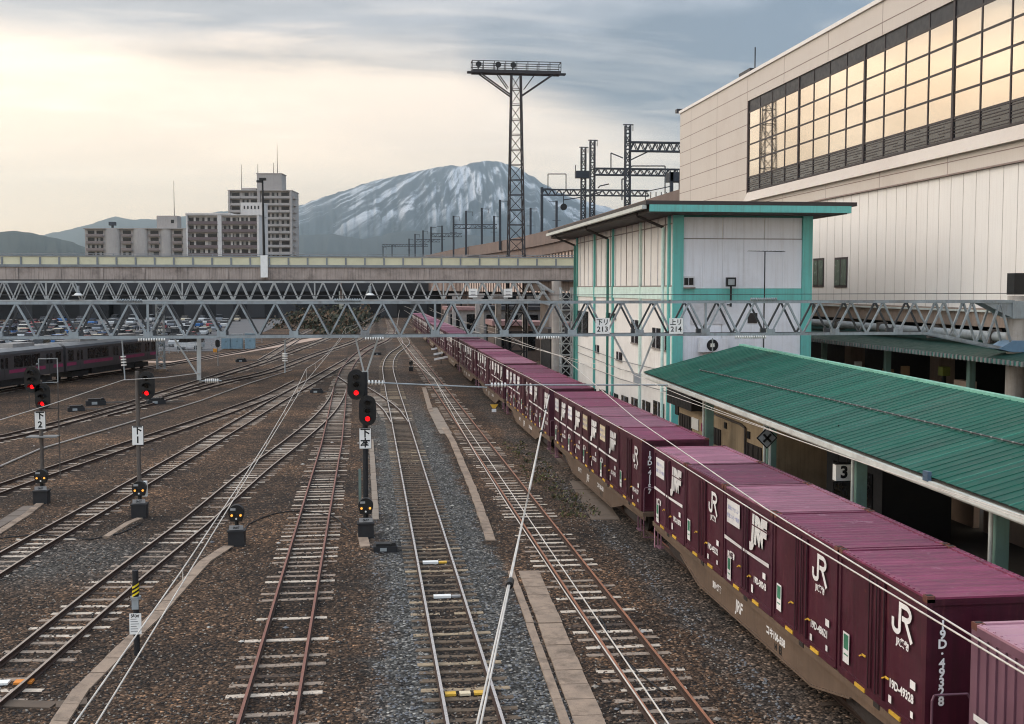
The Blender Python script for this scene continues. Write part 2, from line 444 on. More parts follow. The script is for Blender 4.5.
# ---------------------------------------------------------------- railway tracks
M_rust = mat('rail_side', (58, 40, 31), .8, var=.3, gamt=.3)
M_top_rust = mat('rail_top_rust', (128, 84, 70), .55, var=.2, gamt=.2)
M_top_orange = mat('rail_top_orange', (150, 98, 70), .55, var=.25, gamt=.2)
M_top_bright = mat('rail_top_bright', (205, 196, 190), .3, metal=.6, var=.1, gamt=.1)
M_top_dull = mat('rail_top_dull', (172, 156, 142), .4, metal=.4, var=.15, gamt=.2)
M_tie = [mat('timber_pale', (198, 182, 164), .85, var=.3, scale=6, gamt=.5, grime=(90, 72, 58), speck=.4),
         mat('timber_worn', (150, 132, 116), .9, var=.35, scale=6, gamt=.6, grime=(60, 48, 40), speck=.4),
         mat('timber_dark', (78, 64, 54), .9, var=.35, scale=6, gamt=.5)]
M_ctie = [mat('concrete_tie', (104, 88, 72), .9, var=.35, scale=5, gamt=.6, grime=(60, 48, 38), speck=.5),
          mat('concrete_tie_pale', (160, 140, 114), .9, var=.35, scale=5, gamt=.6, grime=(66, 52, 42), speck=.5)]
GA = .566
def catmull(pts, step=1.2):
    P = [Vector((p[0], p[1], 0)) for p in pts]
    P = [P[0] * 2 - P[1]] + P + [P[-1] * 2 - P[-2]]
    out = []
    for i in range(1, len(P) - 2):
        a, b, c, d = P[i - 1:i + 3]; n = max(1, int((c - b).length / step))
        for k in range(n):
            t = k / n
            out.append(.5 * ((2 * b) + (c - a) * t + (2 * a - 5 * b + 4 * c - d) * t * t + (3 * b - a - 3 * c + d) * t ** 3))
    out.append(P[-2]); return out
RP = [(-.055, -.15), (.055, -.15), (.055, -.135), (.012, -.115), (.012, -.045), (.033, -.035), (.033, 0), (-.033, 0), (-.033, -.035), (-.012, -.045), (-.012, -.115), (-.055, -.135)]
tie_mesh = {}
def tie(kind, L, w, parent, p, ang):
    k = (kind, L)
    if k not in tie_mesh:
        mb = MB(); r = random.Random(hash(k) % 999)
        m = M_ctie[kind - 10] if kind >= 10 else M_tie[kind]
        if kind >= 10:
            mb.prism([(-w / 2, 0), (w / 2, 0), (w / 2 - .03, .15), (-w / 2 + .03, .15)], 0, -L / 2, -.2, m)
            mb.prism([(-w / 2 + .02, 0), (w / 2 - .02, 0), (w / 2 - .05, .142), (-w / 2 + .05, .142)], 0, -.2, .2, m)
            mb.prism([(-w / 2, 0), (w / 2, 0), (w / 2 - .03, .15), (-w / 2 + .03, .15)], 0, .2, L / 2, m)
        else:
            mb.box((-L / 2, -w / 2, 0), (L / 2, w / 2, .15), m)
        tie_mesh[k] = mb.build('sleeper', parent, fix=False); o = tie_mesh[k]
    else:
        o = tie_mesh[k].copy(); COL.objects.link(o); o.parent = parent
    o.location = (p.x, p.y, (-.290 if kind >= 10 else -.298) + random.uniform(-.013, .006)); o.rotation_euler = (0, 0, ang + random.uniform(-.03, .03))
    return o
def track(label, pts, top, ties='wood', tie_from=0, tie_to=1e9, near=70, cap=95, zoff=0, grp='railway tracks of the yard', rails=True):
    path = catmull(pts)
    t = thing('railway_track', label, 'railway track', group=grp)
    for sg in (-1, 1):
        mb = MB(); vs = []; n = len(RP)
        for i, p in enumerate(path):
            d = (path[min(i + 1, len(path) - 1)] - path[max(i - 1, 0)]).normalized(); nn = Vector((d.y, -d.x, 0))
            for u, z in RP:
                q = p + nn * (sg * GA + u); vs.append((q.x, q.y, z + zoff))
        fs = []; ft = []
        for i in range(len(path) - 1):
            for k in range(n):
                f = (i * n + k, i * n + (k + 1) % n, (i + 1) * n + (k + 1) % n, (i + 1) * n + k)
                (ft if k == 6 else fs).append(f)
        mb.add(vs, fs, M_rust); o = len(mb.v); mb.add([], [], top)
        kk = mb._m(top)
        for f in ft: mb.f.append(f); mb.mi.append(kk); mb.sm.append(False)
        mb.build('rail', t)
    # sleepers
    if ties:
        acc = .3; cnt = 0; far = MB(); pitch = .6 if ties == 'concrete' else .66
        for a, b in zip(path, path[1:]):
            L = (b - a).length; d = (b - a).normalized()
            while acc < L:
                p = a + d * acc; acc += pitch * random.uniform(.9, 1.1)
                v = p - CAM; dep = v.dot(FW); sx = 512 + F * v.dot(RT) / max(dep, .1)
                if dep < 18 or sx < -60 or sx > 1060 or not (tie_from <= dep <= tie_to): continue
                ang = math.atan2(-d.x, d.y)
                if ties == 'concrete':
                    kind = random.choice((10, 10, 10, 10, 11)); Lt = 2.0; w = .26
                else:
                    kind = 2 if ties == 'dark' else random.choice((0, 0, 1, 1, 1, 2)); Lt = random.choice((2.1, 2.1, 2.1, 1.9, 1.0, 1.5)); w = .2
                    if kind == 2 and random.random() < .5: continue
                if dep < near and cnt < cap:
                    tie(kind, Lt, w, t, p, ang); cnt += 1
                else:
                    m = M_ctie[kind - 10] if kind >= 10 else M_tie[kind]
                    mtx = Matrix.Translation((p.x, p.y, -.3)) @ Matrix.Rotation(ang, 4, 'Z')
                    far.box((-Lt / 2, -w / 2, 0), (Lt / 2, w / 2, .15), m, mtx)
            acc -= L
        if far.v:
            o = far.build('sleeper', t, fix=False); o['kind'] = 'stuff'
    return t, path
px = lambda *a: [on_z(x, y, 0) for x, y in a]
V = lambda x, y: Vector((x, y, 0))
T_main, P_main = track('grey main line with bright rails on dark concrete sleepers between blue grey ballast banks',
    [V(2.12, 8), V(2.12, 30), V(2.12, 60), V(2.12, 82), V(2.1, 104)] + px((388, 366), (393, 354), (406, 342.5)) + [V(6.3, 230), V(6.3, 330)], M_top_bright, 'concrete')
T_right, P_right = track('orange rusty track beside the concrete path, next to the container train',
    [V(6.3, 8), V(6.3, 60), V(6.3, 120), V(6.3, 200), V(6.3, 330)], M_top_orange)
T_mid, P_mid = track('reddish rusty track running straight between the main mast signal and the single ground signal',
    [V(-2.1, 8), V(-2.1, 45), V(-2.08, 62)] + px((332, 440), (337, 410), (341, 385), (347, 368), (357, 355.5), (372, 345.5), (386, 338.3)) + [V(5.2, 250), V(6, 330)], M_top_rust)
T_br, P_br = track('timber track passing the striped marker post and branching off by the twin head signal',
    px((-110, 765), (0, 680), (115, 584), (180, 533), (200, 517), (255, 470), (294, 440), (322, 416), (336, 398), (342, 382)), M_top_dull)
T_c, P_c = track('track passing behind the foot of the single head signal mast',
    px((-160, 662), (0, 562), (100, 504.5), (190, 452), (200, 446), (240, 422), (278, 399.5), (300, 387), (330, 370), (350, 358.5)), M_top_dull, near=90)
T_d, P_d = track('track passing behind the foot of the double head signal with the plate 2',
    px((-120, 532), (0, 487.5), (110, 450), (200, 420), (240, 406), (272, 394), (300, 380)), M_top_dull, near=95)
T_e, P_e = track('long curving siding that crosses the yard just in front of the pink striped train',
    px((-120, 460), (0, 437), (40, 427.5), (100, 411.5), (140, 400), (180, 387), (225, 373), (270, 358.8), (324, 338.8)) + [V(-5.2, 250), V(-4, 330)], M_top_dull, near=92, cap=50)
T_f, P_f = track('siding joining the curving track near the two black point machines',
    px((100, 414.5), (140, 404.5), (180, 393), (225, 381), (270, 370.5), (315, 354), (359, 338.3)) + [V(0, 260), V(2, 330)], M_top_dull, near=95, cap=40)
T_g, P_g = track('track on which the pink striped passenger train stands',
    px((-140, 421), (0, 390), (80, 377), (155, 366), (219, 354.5), (280, 342.5)) + [V(-13, 215), V(-10, 330)], M_top_dull, near=90, cap=30)
T_h, P_h = track('short crossover linking the curving siding and the passenger track',
    px((262, 360), (276, 351.5), (298, 338)), M_top_dull, near=0)
T_i, P_i = track('crossover between the main line and the reddish track behind the twin head signal',
    px((343.5, 376), (351, 381), (372, 394), (390, 408), (400, 422)), M_top_bright, near=110, cap=30)
T_t, P_t = track('rusty track carrying the container train', [V(10.67, 4), V(10.67, 150), V(10.67, 330)], M_top_rust, 'dark', near=34, cap=40)  # only dark sleepers: shade beneath the wagons is put into their colour
# ---------------------------------------------------------------- container train
M_cont = mat('container_maroon', (72, 24, 39), .42, var=.25, scale=1.2, grime=(44, 24, 26), gamt=.55, streak=.5, spec=.5, obj=True)
M_cont_b = mat('container_plum', (80, 32, 49), .45, var=.18, scale=1.2, grime=(58, 34, 42), gamt=.35, streak=.4, spec=.5, obj=True)
M_roof = [mat('roof_magenta', (112, 44, 70), .5, var=.2, scale=.9, grime=(104, 44, 70), gamt=.4, streak=0, spec=.6, obj=True),
          mat('roof_faded', (136, 84, 100), .5, var=.22, scale=.8, grime=(128, 66, 94), gamt=.5, spec=.6, obj=True),
          mat('roof_deep', (98, 34, 58), .48, var=.22, scale=.9, grime=(90, 36, 60), gamt=.4, spec=.6, obj=True)]
def roof_streaks(m):
    nt = m.node_tree; hh = N(nt); b = nt.nodes['Principled BSDF']; src = b.inputs['Base Color'].links[0].from_socket
    tco = hh.n('ShaderNodeTexCoord'); oi = hh.n('ShaderNodeObjectInfo'); ad = hh.n('ShaderNodeVectorMath', operation='ADD'); hh.l(tco.outputs['Object'], ad.inputs[0]); hh.l(oi.outputs['Location'], ad.inputs[1])
    a_ = noise(hh, mapping(hh, ad.outputs[0], (.35, 3.4, .35)), 1, 6, .8); b_ = noise(hh, ad.outputs[0], 1.1, 7, .72, .8)
    o_ = hh.mix(1, src, hh.ramp(a_, [(.3, .62), (.5, 1), (.7, 1.55)]), 'MULTIPLY')  # crosswise bands put rib highlights into the roof colour
    o_ = hh.mix(hh.ramp(b_, [(.54, 0), (.72, .55)]), o_, lin((70, 48, 48)))
    o_ = hh.mix(hh.ramp(noise(hh, mapping(hh, ad.outputs[0], (1, 1, 1), (5, 5, 5)), 2.2, 6, .7), [(.62, 0), (.72, .4)]), o_, lin((186, 150, 160)))
    hh.l(o_, b.inputs['Base Color'])
for m_ in M_roof: roof_streaks(m_)
def side_rust(m):
    nt = m.node_tree; hh = N(nt); b = nt.nodes['Principled BSDF']; src = b.inputs['Base Color'].links[0].from_socket
    tco = hh.n('ShaderNodeTexCoord'); oi = hh.n('ShaderNodeObjectInfo'); ad = hh.n('ShaderNodeVectorMath', operation='ADD'); hh.l(tco.outputs['Object'], ad.inputs[0]); hh.l(oi.outputs['Location'], ad.inputs[1])
    a_ = noise(hh, mapping(hh, ad.outputs[0], (3, 3, .35)), 1.6, 7, .75, .4)
    o_ = hh.mix(hh.ramp(a_, [(.56, 0), (.70, .5)]), src, lin((112, 62, 60)))
    c_ = noise(hh, ad.outputs[0], 7, 5, .7)
    o_ = hh.mix(hh.ramp(c_, [(.66, 0), (.72, .7)]), o_, lin((120, 72, 56)))
    o_ = hh.mix(hh.ramp(noise(hh, mapping(hh, ad.outputs[0], (5, 5, .2)), 1, 4, .7), [(.5, 0), (.75, .5)]), o_, lin((38, 16, 24)))
    hh.l(o_, b.inputs['Base Color'])
    bp = hh.n('ShaderNodeBump'); bp.inputs['Strength'].default_value = .25; bp.inputs['Distance'].default_value = .03
    hh.l(noise(hh, ad.outputs[0], 1.6, 2, .5), bp.inputs['Height']); hh.l(bp.outputs[0], b.inputs['Normal'])
for m_ in (M_cont, M_cont_b): side_rust(m_)
M_cont_dk = mat('container_shadow_gap', (44, 18, 28), .6, gamt=.2, obj=True)  # thin door strips, the shade of the gaps put into their colour
M_rustc = mat('corner_rust', (112, 66, 54), .8, var=.3, scale=8, gamt=.4, obj=True)
M_white = mat('white_paint', (226, 222, 218), .5, var=.08, scale=2, grime=(150, 120, 120), gamt=.25, obj=True)
M_cream = mat('cream_panel', (214, 196, 164), .5, var=.1, obj=True, gamt=.2)
M_bluetxt = mat('blue_ink', (120, 130, 190), .5, gamt=0, obj=True)
M_yel = mat('yellow_latch', (214, 168, 60), .5, var=.2, scale=8, gamt=.3, obj=True)
M_stk = mat('green_sticker', (62, 120, 92), .5, gamt=0, obj=True)
M_black = mat('black_iron', (26, 25, 26), .6, var=.2, gamt=.2)
M_old = mat('old_container_mauve', (116, 80, 92), .55, var=.2, scale=1.5, grime=(96, 66, 74), gamt=.5, streak=.5, obj=True)
M_old_roof = mat('old_container_roof', (182, 136, 148), .5, var=.2, scale=1, grime=(150, 104, 116), gamt=.5, obj=True)
M_wag = mat('wagon_brown', (104, 84, 68), .75, var=.25, scale=1.2, grime=(60, 48, 40), gamt=.5, streak=.35, obj=True)
M_wag_dk = mat('wagon_dark', (46, 38, 34), .8, var=.3, gamt=.3, obj=True)

CL, CW, CH = 3.715, 2.42, 2.5
SIDE = lambda y, z, s=1, sy=1: basis((-CW / 2 - .012, y, z), (0, -1, 0), (0, 0, 1), s, sy)   # decals on the -X face
ENDF = lambda x, z, s=1: basis((x, -CL / 2 - .006, z), (1, 0, 0), (0, 0, 1), s, s)
def decal(mb, geo, m, mtx): mb.add(geo[0], geo[1], m, mtx)
def rect(w, hh): return ([(-w / 2, -hh / 2, 0), (w / 2, -hh / 2, 0), (w / 2, hh / 2, 0), (-w / 2, hh / 2, 0)], [(0, 1, 2, 3)])
def arc(cx, cy, r, a0, a1, n=7): return [(cx + r * math.cos(R(a0 + (a1 - a0) * k / n)), cy + r * math.sin(R(a0 + (a1 - a0) * k / n))) for k in range(n + 1)]

def body_mesh(m, kind):
    mb = MB(); L, Wd = CL / 2, CW / 2
    mb.box((-Wd + .03, -L + .03, .1), (Wd - .03, L - .03, CH - .06), m)
    for sx in (-1, 1):                       # frame: posts and rails proud of the skin
        for sy in (-1, 1):
            mb.box((sx * Wd, sy * L, .02), (sx * (Wd - .11), sy * (L - .10), CH - .02), m)
        mb.box((sx * Wd, -L + .1, 0), (sx * (Wd - .12), L - .1, .14), m)
        mb.box((sx * Wd, -L + .1, CH - .15), (sx * (Wd - .12), L - .1, CH - .02), m)
    for sy in (-1, 1):
        mb.box((-Wd + .11, sy * L, 0), (Wd - .11, sy * (L - .10), .14), m)
        mb.box((-Wd + .11, sy * L, CH - .13), (Wd - .11, sy * (L - .10), CH - .02), m)
    for z in (.8, 1.5):                      # shallow swages
        mb.box((Wd - .04, -L + .1, z), (Wd - .015, L - .1, z + .05), m)
    if kind == 'ribbed':
        for k in range(14):
            y = -L + .16 + k * (2 * L - .32) / 13
            mb.box((-Wd + .035, y - .05, .14), (-Wd - .005, y + .05, CH - .15), m)
        for k in range(10):
            x = -Wd + .2 + k * (2 * Wd - .4) / 9
            mb.box((x - .05, -L + .035, .14), (x + .05, -L - .004, CH - .13), m)
    return mb
def roof_mesh(m, n=15):
    mb = MB(); L, Wd = CL / 2, CW / 2
    mb.box((-Wd + .1, -L + .06, CH - .055), (Wd - .1, L - .06, CH - .012), m)
    for sx in (-1, 1): mb.box((sx * Wd * 1.0, -L + .02, CH - .018), (sx * (Wd - .13), L - .02, CH + .022), m)
    for sy in (-1, 1): mb.box((-Wd + .131, sy * (L - .0), CH - .018), (Wd - .131, sy * (L - .09), CH + .018), m)
    for k in range(n):
        y = -L + .2 + k * (2 * L - .4) / (n - 1)
        mb.prism([(y - .07, CH - .013), (y + .07, CH - .013), (y + .04, CH + .002), (y - .04, CH + .002)], 0, -Wd + .134, Wd - .134, m)
    for sx in (-1, 1):
        for k in range(18):
            y = -L + .2 + k * (2 * L - .4) / 17
            mb.box((sx * (Wd - .045) - .015, y - .02, CH + .02), (sx * (Wd - .045) + .015, y + .02, CH + .035), m)
    return mb
def castings(root):
    L, Wd = CL / 2, CW / 2; first = None
    for sx in (-1, 1):
        for sy in (-1, 1):
            mb = MB(); x, y = sx * (Wd - .07), sy * (L - .08)
            mb.box((x - .075, y - .08, CH - .08), (x + .075, y + .08, CH + .035), M_rustc)
            mb.box((x - .05, y - .04, CH + .035), (x + .05, y + .04, CH + .041), M_black)
            mb.build('corner_casting', root)
def door_mesh(m, y0, y1):
    mb = MB(); x = -CW / 2
    mb.box((x + .02, y0, .15), (x - .006, y1, CH - .16), m)
    for y in (y0 + .015, (y0 + y1) / 2, y1 - .015): mb.box((x - .004, y - .014, .15), (x - .018, y + .014, CH - .16), M_cont_dk)
    for y in (y0 + (y1 - y0) * .28, y0 + (y1 - y0) * .75):
        mb.cyl((x - .03, y, .2), (x - .03, y, CH - .2), .016, m, 6)
    return mb
def latch_mesh(y, z):
    mb = MB(); x = -CW / 2
    mb.box((x - .01, y - .13, z), (x - .035, y + .02, z + .03), M_yel); mb.bar((x - .025, y, z + .015), (x - .025, y + .14, z - .05), .02, .025, M_yel)
    return mb
def foot_mesh(y):
    mb = MB(); x = -CW / 2
    mb.box((x + .02, y - .22, .012), (x - .022, y + .22, .085), M_yel)
    return mb
JR = [[(0, .47), (0, .30)] + arc(.16, .26, .16, 180, 330, 8) + [(.30, .36), (.32, 1.0)],
      [(.26, .94), (.56, .94)] + arc(.58, .755, .185, 90, -90, 9) + [(.40, .57)],
      [(.54, .58), (.84, 0.0)]]
def jr_logo(mb, y, z, s, m):
    for k, st in enumerate(JR): decal(mb, stroke_geo([((px_ - .42) * s * 1.22, (py_ - .5) * s * .86) for px_, py_ in st], .135 * s), m, basis((-CW / 2 - .013 - .001 * k, y, z), (0, -1, 0), (0, 0, 1)))
def jrf_logo(mb, y, z, s, m, gapm):
    decal(mb, text_geo('JRF', 1.0, .12, .07, .86), m, basis((-CW / 2 - .023, y, z), (0, -1, 0), (0, 0, 1), s * .95, s * .98))
    decal(mb, rect(s * 1.5, s * .035), gapm, basis((-CW / 2 - .027, y - s * .1, z + s * .14), (0, -1, 0), (0, 0, 1)))
def sticker(root, y, z):
    mb = MB(); decal(mb, rect(.30, .62), M_white, SIDE(y, z)); decal(mb, rect(.22, .3), M_stk, basis((-CW / 2 - .016, y, z + .12), (0, -1, 0), (0, 0, 1)))
    decal(mb, rect(.2, .03), M_stk, basis((-CW / 2 - .016, y, z - .14), (0, -1, 0), (0, 0, 1)))
    mb.build('sticker', root)

def make_mark(label, serial, roof, m, big=True):           # container with the round-hooked two letter mark
    t = thing('freight_container', label, 'freight container', group='containers on the freight train')
    body_mesh(m, 'flat').build('body', t); roof_mesh(roof).build('roof', t)
    door_mesh(m, -.25, .42).build('door', t)
    if big:
        castings(t)
        mb = MB(); s = .72; jr_logo(mb, -.98, 1.86, s, M_white)
        decal(mb, text_geo('JR貨物', .17, 0, .006), M_white, SIDE(-1.0, 1.44)); mb.build('emblem', t)
        mb = MB(); decal(mb, text_geo(serial, .21, 0, .008), M_white, SIDE(-.98, .58, 1, 1.05)); decal(mb, rect(.2, .15), M_white, SIDE(-1.42, .84))
        decal(mb, rect(.12, .14), M_white, SIDE(-.55, .28)); decal(mb, rect(.1, .12), M_white, SIDE(-1.4, .3)); mb.build('lettering', t)
        mb = MB(); decal(mb, text_geo('\n'.join(serial.replace('-', '·')), .22, 0, .008, 1, .76), M_white, ENDF(-.92, 1.36)); mb.build('end_lettering', t)
        sticker(t, 1.42, .62)
        latch_mesh(.62, .72).build('latch', t); latch_mesh(-.38, .62).build('latch', t)
        foot_mesh(.75).build('foot_latch', t); foot_mesh(-.75).build('foot_latch', t)
    else:
        mb = MB(); jr_logo(mb, -.98, 1.82, .78, M_white); decal(mb, text_geo(serial, .22, 0, .008), M_white, SIDE(-.98, .56)); mb.build('emblem', t)
    return t
def make_block(label, serial, roof, m, panel, big=True):    # container with the block letters and the white waist stripe
    t = thing('freight_container', label, 'freight container', group='containers on the freight train')
    body_mesh(m, 'flat').build('body', t); roof_mesh(roof).build('roof', t)
    door_mesh(m, -.12, .32).build('door', t)
    mb = MB(); jrf_logo(mb, -.93, 1.82, .92, M_white, m); mb.build('emblem', t)
    mb = MB(); 
    for y0, y1 in ((1.72, .34), (.30, -.10), (-.14, -1.72)):
        f = lambda y: .10 if abs(y) > 1 else .07
        mb.add([(-CW / 2 - .028, y0, 1.14), (-CW / 2 - .028, y1, 1.14), (-CW / 2 - .028, y1, 1.14 + f(y1)), (-CW / 2 - .028, y0, 1.14 + f(y0))], [(0, 1, 2, 3)], M_white)
    mb.build('stripe', t)
    if panel:
        mb = MB(); decal(mb, rect(1.05, .62), panel, SIDE(1.05, 1.92))
        if big:
            for k, s in enumerate(('環境にやさしい', '鉄道コンテナ輸送')): decal(mb, text_geo(s, .125), M_bluetxt, basis((-CW / 2 - .017, 1.05, 2.02 - k * .22), (0, -1, 0), (0, 0, 1)))
        mb.build('panel', t)
    mb = MB(); decal(mb, text_geo(serial, .2, 0, .008), M_white, SIDE(-1.05, .60, 1, 1.1)); decal(mb, rect(.2, .15), M_white, SIDE(-1.35, .86)); decal(mb, rect(.13, .2), M_white, SIDE(-.5, .34))
    decal(mb, text_geo('JR貨物', .2, 0, .008), M_white, SIDE(1.2, .78)); mb.build('lettering', t)
    if big:
        castings(t); sticker(t, 1.35, .4)
        latch_mesh(.5, .66).build('latch', t); latch_mesh(-.3, .6).build('latch', t)
        foot_mesh(.75).build('foot_latch', t); foot_mesh(-.75).build('foot_latch', t)
    return t

TX = 10.67; DECK = 1.0; PITCH = 3.80; WP = 20.72
def ydep(dep): return (dep - TX * math.sin(YAW)) / math.cos(YAW)
Y1 = ydep(19.55)                                            # near end of the first complete wagon's load
def put(o, w, k):
    o.location = (TX, Y1 + w * WP + k * PITCH + CL / 2 + .04, DECK); return o
def relabel(o, s): o['label'] = s; return o

marks, blocks = [], []
p = put(make_mark('maroon container with the number 19D 49328 running down its dark end', '19D-49328', M_roof[0], M_cont), 0, 0)
p2 = put(make_mark('maroon container with a hooked white emblem, second behind the one numbered 19D 49328', '19D-48621', M_roof[0], M_cont), 0, 1)
put(make_block('plum container with white stripe, text panel and block emblem between two maroon ones', '19D-30243', M_roof[1], M_cont_b, M_white), 0, 2)
put(make_mark('maroon container with deep magenta roof between two paler roofed striped ones', '19D-45522', M_roof[2], M_cont), 0, 3)
put(make_block('pale roofed plum container with block emblem, last of the wagon carrying number 19D 49328', '19D-31870', M_roof[1], M_cont_b, M_white), 0, 4)
protoA = [make_mark('x', '19D-41157', M_roof[0], M_cont), make_mark('x', '19D-28704', M_roof[2], M_cont)]
protoB = [make_block('x', '19D-35016', M_roof[0], M_cont_b, M_white), make_block('x', '19D-29433', M_roof[1], M_cont, M_cream), make_block('x', '19D-33790', M_roof[2], M_cont_b, None)]
farA = [make_mark('x', '19D-40211', M_roof[0], M_cont, False)]
farB = [make_block('x', '19D-35110', M_roof[0], M_cont_b, M_white, False), make_block('x', '19D-34006', M_roof[1], M_cont, M_white, False)]
rk = random.Random(8); used_p = set()
KN = {'A': 'maroon hooked emblem container', 'B': 'striped block emblem container'}
pat = {1: 'ABBBB', 2: 'BBABB'}
NW = 11
for w in range(1, NW):
    s = pat.get(w) or ''.join(rk.choice('ABBB') for _ in range(5))
    for k in range(5):
        pool = (protoA if s[k] == 'A' else protoB) if w < 3 else (farA if s[k] == 'A' else farB)
        src = rk.choice(pool)
        if src.name in used_p: o = copy_tree(src)
        else: o = src; used_p.add(src.name)
        lab = f'{KN[s[k]]}, {ORD[k]} on the {ORD[w]} wagon behind number 19D 49328'
        put(relabel(o, lab), w, k)
for o in protoA + protoB + farA + farB:
    if o.name not in used_p:
        for c in list(o.children): bpy.data.objects.remove(c)
        bpy.data.objects.remove(o)

# the ribbed older container at the very front
t = thing('freight_container', 'faded mauve ribbed container with a white stripe, in front of number 19D 49328', 'freight container', group='containers on the freight train')
body_mesh(M_old, 'ribbed').build('body', t); roof_mesh(M_old_roof, 9).build('roof', t); castings(t)
mb = MB(); mb.box((-CW / 2 - .012, -1.7, 1.0), (-CW / 2 - .018, 1.7, 1.1), M_white); mb.build('stripe', t)
t.location = (TX, Y1 - 1.42 - CL / 2, DECK)
t2 = copy_tree(t); t2['label'] = 'faded mauve ribbed container with white stripe, cut by the picture edge'; t2.location = (TX, Y1 - 1.42 - CL / 2 - PITCH, DECK)

# wagons
def make_wagon():
    t = thing('flat_wagon', 'x', 'freight wagon', group='wagons of the freight train')
    Lh = 9.65; mb = MB(); Wd = 1.2
    mb.box((-Wd, -Lh, -.16), (Wd, Lh, -.012), M_wag)
    for y in (-7.6, -3.8, 0, 3.8, 7.6):
        mb.box((-Wd - .02, y - .12, -.1), (Wd + .02, y + .12, .0), M_wag_dk)
    for sx in (-1, 1):
        for k in range(9):
            y = -6.5 + k * 1.6
            mb.bar((sx * (Wd - .16), y, -.17), (sx * (Wd - .16), y, -.32), .05, .05, M_wag_dk)
    mb.build('deck', t)
    for sx in (-1, 1):
        mb = MB(); x0, x1 = sx * (Wd - .06), sx * (Wd - .12)
        mb.prism([(-Lh, -.162), (Lh, -.162), (Lh, -.30), (6.3, -.36), (4.3, -.80), (-4.3, -.80), (-6.3, -.36), (-Lh, -.30)], 0, x0, x1, M_wag)
        mb.prism([(-6.3, -.361), (-4.3, -.801), (4.3, -.801), (6.3, -.361), (6.3, -.40), (4.34, -.84), (-4.34, -.84), (-6.3, -.40)], 0, sx * (Wd - .02), sx * (Wd - .2), M_wag)
        if sx < 0:
            for txt, y, z, s in (('JRF', .7, -.50, .42), ('東京貨物', 2.6, -.46, .2), ('コキ106-558', -2.0, -.44, .24), ('H  日', -2.2, -.68, .22)):
                decal(mb, text_geo(txt, s, .1 if txt == 'JRF' else 0, .012), M_white if txt != 'H  日' else M_black, basis((-Wd + .055, y, z), (0, -1, 0), (0, 0, 1)))
        mb.build('side_beam', t)
    for y in (-7.0, 7.0):
        b = MB()
        for sx in (-1, 1):
            b.prism([(y - 1.35, -.52), (y - .9, -.40), (y + .9, -.40), (y + 1.35, -.52), (y + 1.3, -.66), (y + .5, -.74), (y - .5, -.74), (y - 1.3, -.66)], 0, sx * .98, sx * .84, M_wag_dk)
            for q in (-.25, 0, .25): b.cyl((sx * .91, y + q, -.40), (sx * .91, y + q, -.68), .07, M_wag_dk, 8)
        bo = b.build('bogie', t)
        for q in (-.95, .95):
            wh = MB()
            for sx in (-1, 1): wh.cyl((sx * .52, y + q, -.59), (sx * .64, y + q, -.59), .41, M_wag_dk, 20)
            wh.cyl((-.6, y + q, -.59), (.6, y + q, -.59), .08, M_wag_dk, 8); wh.build('wheel', bo)
    for sy in (-1, 1):
        hr = MB(); y = sy * (Lh - .06)
        hr.tube([(-1.14, y, -.9), (-1.14, y, .75), (-1.1, y, .85), (-.5, y, .85), (-.44, y, .75), (-.44, y, -.1)], .022, M_old_roof if sy > 0 else M_old, 6)
        hr.bar((-1.14, y, -.9), (-.8, y, -.9), .04, .04, M_old); hr.build('handrail', t)
        cp = MB(); cp.bar((0, sy * Lh, -.25), (0, sy * (Lh + .52), -.25), .16, .2, M_wag_dk); cp.box((-.18, sy * (Lh + .3), -.42), (.18, sy * (Lh + .53), -.08), M_wag_dk); cp.build('coupler', t)
        for sx in (-1, 1):
            st = MB(); st.bar((sx * 1.14, sy * (Lh - .5), -.3), (sx * 1.14, sy * (Lh - .5), -.75), .04, .04, M_old); st.bar((sx * 1.14, sy * (Lh - .9), -.3), (sx * 1.14, sy * (Lh - .9), -.75), .04, .04, M_old)
            st.bar((sx * 1.14, sy * (Lh - .45), -.75), (sx * 1.14, sy * (Lh - .95), -.75), .14, .03, M_old); st.build('step', t)
    return t
wg = make_wagon()
for w in range(-1, NW):
    o = wg if w == -1 else copy_tree(wg)
    o.location = (TX, Y1 + w * WP + 2.5 * PITCH + .02 - (0.0 if w >= 0 else .6), DECK)
    o['label'] = ('brown flat wagon under the mauve ribbed container' if w == -1 else 'brown flat wagon with a deep white lettered side beam under number 19D 49328' if w == 0
                  else f'brown flat wagon, {ORD[w]} one behind the wagon carrying number 19D 49328')

